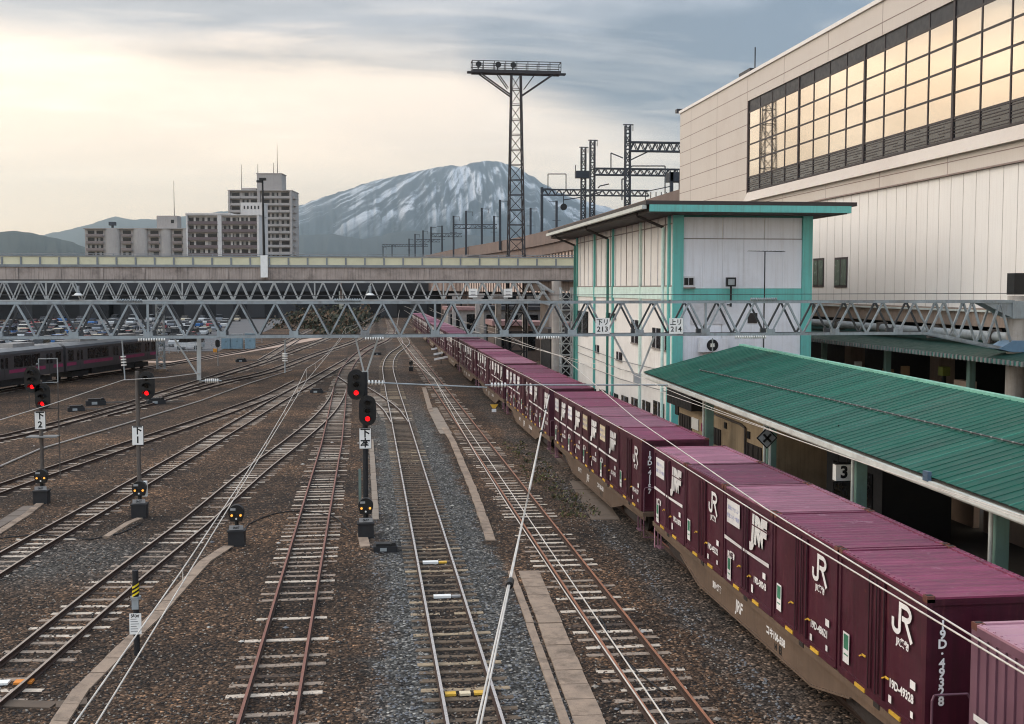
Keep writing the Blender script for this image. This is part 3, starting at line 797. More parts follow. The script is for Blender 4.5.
# ---------------------------------------------------------------- passenger train on the western track
M_car = mat('car_steel_dark', (78, 75, 76), .4, metal=.3, var=.2, scale=.7, grime=(60, 54, 52), gamt=.4, streak=.3)
M_car_roof = mat('car_roof', (150, 146, 142), .6, var=.25, scale=.6, gamt=.5, streak=0)
M_pink = mat('pink_band', (140, 44, 84), .45, var=.1, gamt=.2)
M_glass_d = mat('dark_glass', (14, 15, 17), .25, gamt=0, var=.1, spec=.3)
a = on_z(155, 366, 0); b = on_z(0, 390, 0); u = (b - a).normalized(); ang = math.atan2(u.y, u.x)
def make_car(end):
    t = thing('passenger_car', 'x', 'railway carriage', group='cars of the passenger train')
    L = 20.0; hw = 1.42
    mb = MB()                                                # local x runs along the car, +y is the side towards the yard
    prof = [(-hw, 1.0), (hw, 1.0), (hw, 3.15), (hw - .1, 3.36), (-hw + .1, 3.36), (-hw, 3.15)]
    mb.prism(prof, 0, .1, L - .1, M_car)
    if end: mb.box((-.02, -hw + .1, 1.2), (.1, hw - .1, 3.1), M_car)
    mb.build('body', t)
    mb = MB(); mb.prism([(-hw + .12, 3.362), (hw - .12, 3.362), (hw - .5, 3.62), (-hw + .5, 3.62)], 0, .15, L - .15, M_car_roof); mb.build('roof', t)
    mb = MB(); mb.box((4, -.8, 3.63), (7.5, .8, 3.95), M_car_roof); mb.box((12.5, -.8, 3.63), (16, .8, 3.95), M_car_roof); mb.build('air_conditioner', t)
    doors = (2.6, 9.9, 17.3)
    for sy in (1, -1):
        for d in doors:
            m = MB(); m.box((d - .68, sy * (hw + .004), 1.12), (d + .68, sy * (hw - .05), 3.05), M_car)
            for e in (-.34, .34): m.box((d + e - .2, sy * (hw + .010), 1.95), (d + e + .2, sy * (hw - .02), 2.85), M_glass_d)
            m.box((d - .015, sy * (hw + .012), 1.12), (d + .015, sy * (hw - .02), 3.05), M_black); m.build('door', t)
        for x0, x1 in ((4.2, 8.4), (11.5, 15.8), (18.5, 19.5), (.5, 1.5)):
            m = MB(); m.box((x0, sy * (hw + .008), 1.95), (x1, sy * (hw - .05), 2.95), M_glass_d)
            for k in range(1, int((x1 - x0) / 1.3)): m.box((x0 + k * 1.4 - .03, sy * (hw + .014), 1.95), (x0 + k * 1.4 + .03, sy * (hw), 2.95), M_car)
            m.build('window', t)
        m = MB()
        for x0, x1 in ((.2, 1.9), (3.3, 9.2), (10.6, 16.6), (18.0, 19.8)): m.box((x0, sy * (hw + .006), 1.5), (x1, sy * (hw - .05), 1.8), M_pink)
        m.build('stripe', t)
    if end:
        m = MB(); m.box((-.035, -1.1, 2.0), (-.018, 1.1, 3.0), M_glass_d); m.build('windscreen', t)
    for x in (3.3, L - 3.3):
        m = MB(); m.box((x - 1.6, -1.1, .35), (x + 1.6, 1.1, .8), M_black)
        for e in (-1.05, 1.05):
            for sy in (-.57, .57): m.cyl((x + e, sy - .06, .43), (x + e, sy + .06, .43), .43, M_wag_dk, 16)
        m.build('bogie', t)
    m = MB(); m.box((5.4, -1.2, .4), (14.6, 1.2, .99), M_black); m.build('underfloor_box', t)
    return t
car = make_car(True); car.location = a + u * 2.4; car.rotation_euler = (0, 0, ang)
relabel(car, 'dark grey railway carriage with pink band, end car by the steel pillar')
c2 = make_car(False); c2.location = a + u * 22.7; c2.rotation_euler = (0, 0, ang); relabel(c2, 'dark grey railway carriage with pink band, coupled behind the end car')
c3 = copy_tree(c2); c3.location = a + u * 43.0; relabel(c3, 'dark grey railway carriage with pink band, third from the end car')
# ---------------------------------------------------------------- colour light signals
M_sig = mat('signal_black', (20, 20, 21), .5, var=.2, gamt=.1)
M_pole = mat('signal_pole', (92, 84, 78), .6, var=.25, scale=2, grime=(50, 44, 40), gamt=.5, streak=.4)
M_pole_g = mat('pole_grey', (128, 128, 126), .6, var=.2, scale=2, gamt=.4, streak=.4)
M_galv = mat('galvanised', (156, 162, 164), .5, metal=.3, var=.2, scale=2, grime=(96, 92, 88), gamt=.4, streak=.3)
M_plate = mat('plate_white', (232, 230, 224), .5, var=.05, gamt=.15)
M_ink = mat('ink_black', (20, 20, 22), .6, gamt=0)
M_red = glow('red_lamp', (255, 10, 18), 1.0)
M_amber = glow('amber_lamp', (255, 168, 70), .7)
M_lens = mat('dead_lens', (14, 15, 16), .15, gamt=0)
M_base = mat('base_box', (34, 34, 36), .7, var=.2, gamt=.2)
M_lidg = mat('base_lid', (150, 148, 146), .7, var=.2, gamt=.3)

def oval(w, hh, n=8):
    r = w / 2; s = hh / 2 - r
    return arc(0, s, r, 0, 180, n) + arc(0, -s, r, 180, 360, n)
def signal_head(root, x, z, lit=-.30, yoff=-.12):
    m = MB(); m.prism([(x + u_, z + v_) for u_, v_ in oval(.62, 1.12)], 1, yoff - .06, yoff - .10, M_sig)
    m.prism([(x + u_, z + v_) for u_, v_ in oval(.44, .92)], 1, yoff + .14, yoff - .06, M_sig)
    o = m.build('signal_head', root)
    for zz in (.28, -.01, -.30):
        hd = MB()                                            # hood: open half tube
        A = arc(x, z + zz, .125, -10, 190, 8); B = arc(x, z + zz, .118, -10, 190, 8)
        vs = [(q[0], yoff - .10, q[1]) for q in A] + [(q[0], yoff - .40, q[1]) for q in A]
        n = len(A); hd.add(vs, [(k, k + 1, k + n + 1, k + n) for k in range(n - 1)], M_sig)
        hd.build('hood', o)
        lp = MB(); lp.cyl((x, yoff - .10, z + zz), (x, yoff - .125, z + zz), .088, M_red if abs(zz - lit) < .01 else M_lens, 14); lp.build('lamp', o)
    return o
def plate(root, x, z, lines, w, hh, s, y=-.12, name='number_plate'):
    m = MB(); m.box((x - w / 2, y, z - hh / 2), (x + w / 2, y - .015, z + hh / 2), M_plate)
    m.box((x - w / 2 - .015, y + .004, z - hh / 2 - .015), (x + w / 2 + .015, y - .008, z + hh / 2 + .015), M_ink)
    for q_, l_ in zip((.25, -.25), lines): decal(m, text_geo(l_, s, 0, .012), M_ink, basis((x, y - .019, z + hh * q_), (1, 0, 0), (0, 0, 1)))
    return m.build(name, root)
def face_cam(o):                                             # signals look along the tracks, straight at the approaching driver
    return o
def mast_signal(px_, py_, label, poletop_py, heads, plate_py, lines, lm=M_pole, lr=.085):
    g = on_z(px_, py_, GZ); dep = (g - CAM).dot(FW); zof = lambda y: on_y(px_, y, g.y).z
    sc = dep / F
    t = thing('signal_mast', label, 'railway signal', (g.x, g.y, GZ), group='tall colour light signals')
    m = MB(); m.cyl((0, 0, 0), (0, 0, zof(poletop_py) - GZ), lr, lm, 12); m.cyl((0, 0, 0), (0, 0, .5), .14, M_base, 12)
    m.build('mast', t)
    for hx, hy in heads:
        hd = signal_head(t, (hx - px_) * sc, zof(hy) - GZ)
        k = MB(); k.bar((0, .02, zof(hy) - GZ + .1), ((hx - px_) * sc, .05, zof(hy) - GZ + .1), .08, .08, M_sig); k.build('bracket', t)
    plate(t, 0, zof(plate_py) - GZ, lines, .42, .74, .36)
    return t, zof, sc, g
ta, za, sa, ga_ = mast_signal(366, 531, 'tall mast signal with two staggered red heads and plate reading 下本', 372, ((357.5, 384), (368.5, 410)), 438, ['下', '本'], M_base, .10)
m = MB(); m.box((-.26, .06, .9), (-.16, .16, 2.3), mat('relay_green', (104, 120, 112), .6)); m.build('cable_cover', ta)
tb, zb, sb, gb = mast_signal(140, 515, 'mast signal with a single red head and plate reading 下1, on the brown stones', 371, ((150, 385),), 435, ['下', '1'])
m = MB(); m.box((.12, -.1, za(0) * 0 + .75), (.3, .08, 1.35), M_plate); m.build('cable_box', tb)
tc_, zc_, sc_, gc_ = mast_signal(43, 500, 'mast signal with two red heads and plate reading 下2, a white maintenance frame behind', 380, ((37, 379), (46.5, 396)), 420, ['下', '2'])
m = MB(); z0, z1 = zc_(383) - GZ, zc_(359) - GZ
for xx in (-.1, .66): m.bar((xx, .25, z0), (xx, .25, z1), .04, .04, M_galv)
for zz in (z0, z1): m.bar((-.1, .25, zz), (.66, .25, zz), .04, .04, M_galv)
m.bar((-.1, .25, (z0 + z1) / 2 + .3), (-.1, -.1, (z0 + z1) / 2 + .3), .04, .04, M_galv); m.bar((.66, .25, z0), (.66, .25, .9), .04, .04, M_pole)
m.bar((-.5, .2, z0 - 1.1), (.66, .2, z0 - 1.1), .04, .04, M_pole); m.bar((-.5, .2, z0), (-.5, .2, z0 - 1.1), .04, .04, M_pole)
m.box((-.55, -.3, zc_(437) - GZ), (.7, .3, zc_(437) - GZ + .05), M_pole_g); m.build('maintenance_frame', tc_)

def ground_signal(px_, py_, label, h_=1.0, w_=1.0, lit=True):
    g = on_z(px_, py_, GZ)
    t = thing('shunting_signal', label, 'ground signal', (g.x, g.y, GZ), group='low shunting signals with amber lamps')
    m = MB(); w = .28 * w_; m.box((-w, -.26, 0), (w, .26, .50), M_base); m.box((-w - .03, -.29, .50), (w + .03, .29, .55), M_base); m.build('base_box', t)
    m = MB(); m.box((-.24, -.16, .57), (.24, -.13, .72), M_lidg); decal(m, text_geo('0k07', .11, 0, .004), M_ink, basis((0, -.163, .64), (1, 0, 0), (0, 0, 1))); m.build('number_plate', t)
    m = MB(); m.cyl((0, 0, .56), (0, 0, .95 * h_), .07, M_sig, 8); m.build('stem', t)
    z = 1.12 * h_
    poly = arc(0, z + .04, .27, -10, 190, 12) + [(-.2, z - .26), (.2, z - .26)]
    m = MB(); m.prism(poly, 1, .12, -.12, M_sig); o = m.build('signal_head', t)
    for (lx, lz) in ((-.15, -.05), (.15, -.05)):
        l = MB(); l.cyl((lx, -.12, z + lz), (lx, -.15, z + lz), .042, M_amber if lit else M_lens, 12); l.build('lamp', o)
        hd = MB(); A = arc(lx, z + lz, .085, 0, 180, 6); n = len(A)
        hd.add([(q[0], -.12, q[1]) for q in A] + [(q[0], -.28, q[1]) for q in A], [(k, k + 1, k + n + 1, k + n) for k in range(n - 1)], M_sig); hd.build('hood', o)
    l = MB(); l.cyl((0, -.12, z - .17), (0, -.14, z - .17), .035, M_plate, 8); l.build('marker_light', o)
    l = MB(); l.box((-.2, -.125, z + .12), (-.02, -.135, z + .2), M_lidg); l.build('name_plate', o)
    return t
ground_signal(237, 545, 'low shunting signal standing alone on the stones with two amber lamps')
ground_signal(366, 537, 'low shunting signal at the foot of the 下本 mast')
ground_signal(140, 517, 'low shunting signal at the foot of the mast with plate 下1')
ground_signal(42, 503, 'low shunting signal at the foot of the mast with plate 下2')
o = ground_signal(411, 371, 'small dark shunting signal far down between the curving main line and rusty track', lit=False); o.scale = (.8, .8, .8)

# marker post with striped head and notice
g = on_z(137, 655, GZ); t = thing('marker_post', 'grey marker post with yellow black stripes and white notice beside the cable trough', 'marker post', (g.x, g.y, GZ))
m = MB(); m.cyl((0, 0, 0), (0, 0, 2.1), .075, M_base, 12); m.build('post', t)
m = MB(); M_y2 = mat('stripe_yellow', (228, 200, 40), .5)
m.cyl((0, 0, 1.48), (0, 0, 1.78), .080, M_sig, 12)
for k in range(3):
    n = 12; z = 1.5 + k * .1
    vs = [(.083 * math.cos(2 * math.pi * i / n), .083 * math.sin(2 * math.pi * i / n), z + .05 * math.cos(2 * math.pi * i / n) + dz) for i in range(n) for dz in (0, .05)]
    m.add(vs, [(2 * i, 2 * i + 1, (2 * i + 3) % (2 * n), (2 * i + 2) % (2 * n)) for i in range(n)], M_y2)
m.build('striped_band', t)
m = MB(); m.cyl((0, 0, 1.40), (0, 0, 1.46), .13, M_galv, 12); m.box((-.08, -.11, 1.16), (.08, -.08, 1.4), M_galv); m.build('clamp', t)
m = MB(); m.box((-.14, -.12, .55), (.14, -.095, 1.06), M_plate)
for k in range(6): m.box((-.11, -.123, .62 + k * .06), (.09 - .03 * (k % 3), -.1205, .635 + k * .06), M_pole_g)
decal(m, text_geo('注意', .1, 0, .004), M_ink, basis((0, -.1235, 1.0), (1, 0, 0), (0, 0, 1))); m.build('notice', t)

# point machines: low black boxes beside the switches
def point_machine(px_, py_, label, rz=0, s=1.0):
    g = on_z(px_, py_, GZ)
    t = thing('point_machine', label, 'point machine', (g.x, g.y, GZ), rz, 'point machines beside the switches'); t.scale = (s,) * 3
    m = MB(); m.box((-.55, -.25, 0), (.35, .25, .22), M_base); m.box((-.45, -.2, .22), (.1, .2, .32), M_sig); m.cyl((.2, -.18, .25), (.2, .18, .25), .1, M_sig, 10); m.build('housing', t)
    m = MB(); m.bar((.35, .1, .1), (1.3, .1, .1), .05, .05, M_pole); m.bar((.35, -.1, .1), (1.3, -.1, .1), .05, .05, M_pole); m.build('throw_rod', t)
    m = MB(); m.box((-.3, -.26, .05), (-.05, -.265, .18), M_galv); m.build('cover_plate', t)
for q in ((388, 551, 'black point machine beside the bright main line, below the twin head signal', 0, .9), (318, 393, 'flat black point machine near the branching of the timber tracks', 0, 1.2),
          (78, 411, 'black point machine on the stones beside the curving siding, next to a white plate', .3, 1.3), (98, 405, 'larger black point machine between the curving siding and the passenger train', .3, 1.6),
          (158, 404, 'black point machine below the single head signal', .3, 1.5), (242, 362, 'black point machine near the grey pillar base', .3, 1.4), (378, 355, 'small black point machine at the far bend of the reddish track', .2, 1.1)):
    point_machine(*q)

# white angled boards beside the container train and the yellow mark post
M_wb = mat('board_white', (236, 234, 232), .6, gamt=.1)
for k, (bx, by) in enumerate(((437, 348.5), (440, 353.5), (441, 358.5))):
    g = on_z(bx, by, .5); t = thing('switch_marker', ('far', 'middle', 'near')[k] + ' one of three slanted white boards beside the distant container wagons', 'track marker', (g.x, g.y, GZ), group='slanted white boards')
    m = MB(); m.cyl((0, 0, 0), (0, 0, .62), .05, M_sig, 8); m.build('post', t)
    m = MB(); m.bar((-.8, -.1, .55), (.8, .1, .85), .12, .22, M_wb); m.build('board', t)
g = on_z(494, 412, GZ); t = thing('stop_marker', 'small yellow triangle marker on a white stub beside the container wagons', 'track marker', (g.x, g.y, GZ))
m = MB(); m.box((-.16, -.05, 0), (.16, .05, .22), M_wb); m.build('stub', t)
m = MB(); m.prism([(-.28, .55), (.28, .55), (.1, .26), (-.1, .26)], 1, -.04, .04, M_yel); m.build('board', t)
# thin posts by the passenger track
g = on_z(218, 366, GZ); t = thing('siding_post', 'slim grey post with dark head and orange box beside the relay cabinets', 'signal post', (g.x, g.y, GZ))
m = MB(); m.cyl((0, 0, 0), (0, 0, 2.2), .06, M_pole_g, 8); m.build('post', t)
m = MB(); m.prism([(x_, z_ + 2.6) for x_, z_ in oval(.5, .9)], 1, -.1, .1, M_sig); m.build('signal_head', t)
m = MB(); m.box((-.5, -.15, 1.6), (-.1, .15, 2.0), mat('orange_box', (222, 150, 50), .5)); m.build('lamp_box', t)
# track ties painted / small plates between rails
for k, (bx, by, lab) in enumerate(((444, 596, 'white metal plate lying between the bright rails, upper of two'), (432, 562, 'yellow tipped white plate lying between the bright rails'), (465, 693, 'yellow and white balise strip between the bright rails'), (10, 682, 'orange and white plate between the rails near the marker post'))):
    g = on_z(bx, by, -.1); t = MB()
    if k == 2:
        for q in (-.32, 0, .32): t.box((q - .12, -.09, -.03), (q + .12, .09, .02), M_yel if q else M_cream)
    elif k == 3: t.box((-.3, -.12, -.03), (-.02, .12, .02), M_plate); t.box((.1, -.12, -.03), (.5, .12, .018), mat('orange_plate', (214, 130, 50), .6))
    else: t.box((-.3, -.1, -.04), (.2, .1, .03), M_plate); t.box((.22, -.07, -.04), (.48, .07, .012), M_yel if k == 1 else M_lidg)
    o = t.build('track_plate', None, (g.x, g.y, -.1)); tag(o, lab, 'track plate', 'small plates between the rails')

# black signal cables snaking over the stones
for k, (pts, lab) in enumerate((([(388, 552), (376, 546), (368, 541)], 'short black cable from the point machine to the foot of the twin head mast'), ([(229, 546), (250, 520), (290, 508), (330, 512), (352, 530)], 'thin dark cable lying across the reddish track between two low signals'),
        ([(140, 520), (118, 530), (90, 536), (40, 531), (-10, 536)], 'thin dark cable leading from the single head mast across the stones'), ([(318, 394), (330, 388), (338, 392)], 'black cable beside the flat point machine'), ([(600, 612), (612, 640), (640, 668), (668, 690)], 'thin dark cable on the dark stones beside the container wagons'))):
    P_ = catmull([on_z(x_, y_, 0) for x_, y_ in pts], .8); m = MB(); m.tube([(p.x + random.uniform(-.05, .05), p.y + random.uniform(-.05, .05), GZ + .03) for p in P_], .022, M_base, 5); tag(m.build('ground_cable'), lab, 'cable', 'cables on the ground')
# relay cabinets and fence beyond the passenger track
M_cab = mat('cabinet_blue', (112, 138, 150), .55, var=.15, gamt=.3, streak=.3)
for k, (bx, wpx, hpx) in enumerate(((226, 9, 14), (237, 11, 15), (250, 10, 16))):
    g = on_z(bx, 349.5, GZ); dep = (g - CAM).dot(FW); w = wpx * dep / F; hh = hpx * dep / F
    t = thing('relay_cabinet', ('pale blue relay cabinet closest to the orange box', 'blue grey relay cabinet in the middle of three', 'blue grey relay cabinet next to the track curve')[k], 'relay cabinet', (g.x, g.y, GZ), group='relay cabinets by the car park')
    m = MB(); m.box((-w / 2, 0, .1), (w / 2, .9, hh), M_cab); m.box((-w / 2 - .03, -.03, hh), (w / 2 + .03, .93, hh + .06), M_galv); m.build('body', t)
    for e in (-1, 1): m = MB(); m.box((e * w * .25 - w * .22, -.015, .2), (e * w * .25 + w * .22, .02, hh - .1), M_cab); m.box((e * .06, -.03, hh * .5), (e * .06 + .03, -.012, hh * .6), M_sig); m.build('door', t)
# ---------------------------------------------------------------- portal gantries over the yard
M_tr = mat('gantry_blue_grey', (146, 154, 157), .5, metal=.1, var=.25, scale=1.2, grime=(84, 70, 62), gamt=.75, streak=.3)
M_tr2 = mat('gantry_grey', (168, 170, 168), .55, metal=.15, var=.22, scale=1.2, grime=(80, 76, 72), gamt=.55)
M_tr_blue = mat('bracket_blue', (104, 132, 156), .5, var=.15, gamt=.35)
M_cpost = mat('concrete_post', (168, 160, 152), .85, var=.2, scale=1.5, grime=(100, 90, 82), gamt=.5, streak=.4)
M_ins = mat('insulator', (226, 222, 214), .3, gamt=.1)
GY = 48.2
zb1 = on_y(480, 335.2, GY).z; zt1 = on_y(480, 302.2, GY).z
xr = on_y(1017, 320, GY).x; xl = -26.0
t = thing('overhead_gantry', 'long blue grey lattice gantry crossing the whole yard with plates 213 and 214', 'gantry', (0, 0, 0))
m = MB(); x_end = on_y(925, 330, GY).x
truss(m, (xl, GY, zb1), (x_end, GY, zb1), zt1 - zb1, .8, 1.45, M_tr, .115, .088, back=mat('gantry_shaded_steel', (64, 66, 68), .6, gamt=.3))  # rear plane in a darker, shaded copy of the gantry steel
for sg in (-.4, .4):                                         # tapering end towards the concrete post
    a_ = Vector((x_end, GY + sg, zb1)); b_ = Vector((xr - .4, GY + sg, zb1 - .78)); c_ = Vector((x_end, GY + sg, zt1)); d_ = Vector((xr - .4, GY + sg, zt1))
    m.bar(a_, b_, .13, .13, M_tr); m.bar(c_, d_, .13, .13, M_tr)
    for k in range(3):
        f0, f1 = k / 3, (k + .5) / 3; f2 = (k + 1) / 3
        m.bar(a_.lerp(b_, f0), c_.lerp(d_, f1), .1, .08, M_tr); m.bar(c_.lerp(d_, f1), a_.lerp(b_, f2), .1, .08, M_tr)
m.build('truss_beam', t)
m = MB(); m.cyl((xr, GY, GZ), (xr, GY, zt1 + .25), .42, M_cpost, 20); m.build('post', t)
m = MB(); m.box((xr - .5, GY - .5, zt1 - .75), (xr + .5, GY + .5, zt1 + .02), M_tr); m.prism([(xr - 2.0, zt1 + .01), (xr - .42, zt1 + .01), (xr - .42, zt1 - .72), (xr - .75, zt1 - .6)], 1, GY - .42, GY + .42, M_tr)
m.prism([(xr - 1.1, zb1 - .70), (xr - .45, zb1 - .34), (xr + .5, zb1 - .34), (xr + .5, zb1 - .85), (xr - .45, zb1 - .85)], 1, GY - .5, GY + .5, M_tr_blue); m.build('bracket', t)
m = MB(); m.box((xr - .35, GY - .3, zt1 + .3), (xr + .6, GY + .3, zt1 + 1.25), M_sig); m.build('transformer_box', t)
m = MB(); lattice_mast(m, (xl, GY, GZ), zt1 + .2, .9, .8, M_tr, 1.0, .1, .06); m.build('post', t)
for (sx_, s1, s2) in ((602.5, '下リ', '213'), (676, '上リ', '214')):
    q = on_y(sx_, 326, GY - .47)
    m = MB(); m.box((q.x - .30, q.y, q.z - .33), (q.x + .30, q.y - .02, q.z + .33), M_plate)
    decal(m, text_geo(s1, .27, 0, .006), M_ink, basis((q.x, q.y - .025, q.z + .15), (1, 0, 0), (0, 0, 1)))
    decal(m, text_geo(s2, .30, 0, .006, 1.1), M_ink, basis((q.x, q.y - .025, q.z - .14), (1, 0, 0), (0, 0, 1))); m.build('number_plate', t)
# cable tray with dotted clips along parts of the chords
for x0, x1, zz in ((335, 362, zt1 + .10), (365, 385, zb1 - .10), (535, 560, zb1 - .1), (747, 775, zt1 + .12), (732, 764, zb1 - .12), (120, 148, zt1 + .1), (140, 170, zb1 - .1)):
    xa, xb = on_y(x0, 318, GY).x, on_y(x1, 318, GY).x; n = int((xb - xa) / .1); m = MB()
    for k in range(n): m.cyl((xa + k * .1, GY - .47, zz), (xa + k * .1 + .05, GY - .47, zz), .07, M_ins if zz < zt1 else M_tr, 6)
    m.build('insulator_row', t)
# drop arms that carry the wires
def drop_v(px0, px1, tipx, tipy, reg=None):
    m = MB(); a_ = on_y(px0, 336, GY); b_ = on_y(px1, 336, GY); c_ = on_y(tipx, tipy, GY)
    a_.z = b_.z = zb1
    m.bar(a_, c_, .09, .07, M_tr2); m.bar(b_, c_, .09, .07, M_tr2); m.box((c_.x - .14, c_.y - .1, c_.z - .14), (c_.x + .14, c_.y + .1, c_.z + .25), M_tr2); m.build('drop_arm', t)
    if reg:
        m = MB(); p0 = on_y(*reg[0], GY - .1); p1 = on_y(*reg[1], GY - .1); m.cyl(p0, p1, .035, M_galv, 6); d = (p1 - p0).normalized()
        for k in range(5): m.cyl(p0 + d * (.25 + k * .14), p0 + d * (.32 + k * .14), .1, M_ins, 8)
        m.build('registration_arm', t)
    return c_
drop_v(355, 379, 365, 377, ((362, 382), (487, 387.5)))
drop_v(613, 655, 637, 380, ((485, 385), (737, 385)))
m = MB(); a_ = on_y(199, 335, GY); m.bar((a_.x, GY, zb1), on_y(199, 380, GY), .16, .14, M_tr2); b_ = on_y(173, 335, GY); m.bar((b_.x, GY, zb1), on_y(197, 374, GY), .07, .06, M_tr2)
e_ = on_y(199, 381, GY); m.cyl(e_, e_ + Vector((.9, 0, 0)), .03, M_galv, 6)
for k in range(7): m.cyl(e_ + Vector((.25 + k * .08, 0, 0)), e_ + Vector((.29 + k * .08, 0, 0)), .09, M_ins, 8)
m.build('drop_arm', t)
for (ix, y0, y1) in ((122, 340, 380), (285, 340, 373), (712.5, 338, 352)):
    a_ = on_y(ix, y0, GY); b_ = on_y(ix + (3 if ix == 122 else 0), y1, GY); m = MB(); m.cyl(a_, b_, .03, M_galv, 6); d = b_ - a_
    for f in (.4, .47, .54, .61): m.cyl(a_ + d * f, a_ + d * (f + .03), .11, M_ins, 8)
    m.build('insulator', t)

# second gantry, farther off
G2 = 97.0
zb2 = on_y(300, 300.5, G2).z; zt2 = on_y(300, 282, G2).z; xa, xb = -52.0, on_y(537, 290, G2).x; xc = on_y(553, 300, G2).x
t = thing('overhead_gantry', 'grey lattice gantry just in front of the concrete road bridge', 'gantry')
m = MB(); truss(m, (xa, G2, zb2), (xb, G2, zb2), zt2 - zb2, .9, 1.33, M_tr2, .16, .11, plates=False)
for sg in (-.45, .45):
    a_ = Vector((xb, G2 + sg, zb2)); b_ = Vector((xc, G2 + sg, zb2 - .5)); c_ = Vector((xb, G2 + sg, zt2)); d_ = Vector((xc, G2 + sg, zt2 - .9))
    m.bar(a_, b_, .16, .16, M_tr2); m.bar(c_, d_, .16, .16, M_tr2); m.bar(c_, b_, .11, .1, M_tr2); m.bar(a_, c_.lerp(d_, .5), .11, .1, M_tr2)
m.build('truss_beam', t)
m = MB(); m.cyl((xc + .3, G2, GZ), (xc + .3, G2, zt2 + .1), .42, M_cpost, 16); m.build('post', t)
m = MB(); lattice_mast(m, (xa, G2, GZ), zt2, .9, .9, M_tr2, 1.2, .12, .07); m.build('post', t)
for ix, (iw) in ((473, .8), (508, .8)):
    q = on_y(ix, 293, G2 - .6); m = MB(); m.box((q.x - .36, q.y - .05, q.z - .36), (q.x + .36, q.y + .05, q.z + .36), M_plate)
    for zz in (-.1, .1): m.box((q.x - .2, q.y - .056, q.z + zz - .03), (q.x + .2, q.y - .051, q.z + zz + .03), M_pole_g)
    m.build('number_plate', t)
for ix in (78, 370):
    q = on_y(ix, 292, G2 - .6); m = MB(); m.cyl((q.x, q.y, q.z - .3), (q.x, q.y, q.z - .1), .45, M_ins, 10, .2); m.cyl((q.x, q.y, q.z - .1), (q.x, q.y, q.z + .5), .12, M_galv, 8); m.build('floodlight', t)

# slender lattice column by the passenger train
g = on_z(161, 371, GZ); t = thing('lattice_column', 'pale lattice steel column at the end of the pink striped train', 'steel column', (g.x, g.y, GZ))
m = MB(); lattice_mast(m, (0, 0, 0), zb2 - GZ, .75, .75, M_galv, .8, .1, .06); m.build('mast', t)
m = MB(); m.box((-.6, -.6, 0), (.6, .6, .25), M_conc); m.build('footing', t)

# ---------------------------------------------------------------- overhead wires
M_wire = mat('wire_pale', (214, 206, 196), .4, metal=.3, gamt=.1)
M_wire_d = mat('wire_dark', (70, 68, 68), .5, gamt=0)
def wires(label, pts, zc=5.0, zm=5.75, r=.009, span=48, drop=True, m=M_wire):
    """contact wire + sagging messenger along ground points, droppers between"""
    t = thing('overhead_wire', label, 'overhead wire', group='overhead line wires')
    P = [Vector((p[0], p[1], 0)) for p in pts]
    c = MB(); c.tube([p + Vector((0, 0, zc)) for p in P], r, m, 5); c.build('contact_wire', t)
    ms_ = MB(); mp = []
    for a_, b_ in zip(P, P[1:]):
        n = max(2, int((b_ - a_).length / 6))
        for k in range(n):
            f = k / n; p = a_.lerp(b_, f); s = 1 - 4 * (f - .5) ** 2
            mp.append(p + Vector((0, 0, zm - .4 * s)))
    mp.append(P[-1] + Vector((0, 0, zm))); ms_.tube(mp, r, m, 5); ms_.build('messenger_wire', t)
    if drop:
        for p in mp[1:-1:1]:
            d = MB(); d.tube([p, Vector((p.x, p.y, zc))], .006, m, 4); d.build('dropper', t)
    return t
def yx(*a): return [V(x, y) for x, y in a]
wires('pair of pale wires above the reddish track with one set of droppers', yx((-2.35, 2), (-2.5, 48), (-1.8, 97), (3, 200)), 5.0, 5.5)
wires('pale wires above the bright main line', yx((2.55, 2), (2.75, 48), (2.3, 97), (5.5, 200)), 5.0, 5.05, drop=False)
t = thing('overhead_wire', 'long pale wires passing in front of the container sides and roofs', 'overhead wire', group='overhead line wires')
for nm_, pts_ in (('contact_wire', ((6.3, 2, 5.0), (6.5, 18, 5.0), (6.8, 28, 5.0), (6.8, 48, 5.0), (6.1, 97, 5.0), (6.3, 200, 5.0))), ('messenger_wire', ((6.2, 2, 5.0), (6.62, 18.5, 5.1), (7.1, 30, 5.3), (7.75, 40, 5.58), (8.2, 48.2, 5.9), (7, 97, 5.7), (6.3, 200, 5.7)))):
    m = MB(); m.tube(pts_, .012, M_wire, 5); m.build(nm_, t)
wires('pale wires above the container train along the platform roof', yx((10.75, 2), (10.6, 48), (10.7, 97), (10.7, 200)), 5.0, 5.4)
q0 = on_z(549, 395, 5.0); q1 = on_z(480, 728, 5.0)
t = thing('pull_off_wire', 'thick slanting white wire with black clamps crossing from the container train to the main line', 'overhead wire', group='overhead line wires')
d = (q1 - q0); m = MB(); m.cyl(q0, q0.lerp(q1, .62), .024, M_wire, 6); m.cyl(q0 + Vector((0, 0, .0)), q0 + d * 1.3, .012, M_wire, 6); m.cyl(q0.lerp(q1, .62) + Vector((.0, 0, 0)), q0 + d * 1.3 + Vector((-.06, 0, 0)), .012, M_wire, 6); m.build('wire', t)
for px_, py_ in ((547, 410), (541, 432), (509, 583)):
    m = MB(); q = on_z(px_, py_, 5.0); f = (q - q0).length / d.length; q = q0 + d * f; m.cyl(q - d.normalized() * .12, q + d.normalized() * .12, .05, M_sig, 8); m.build('clamp', t)
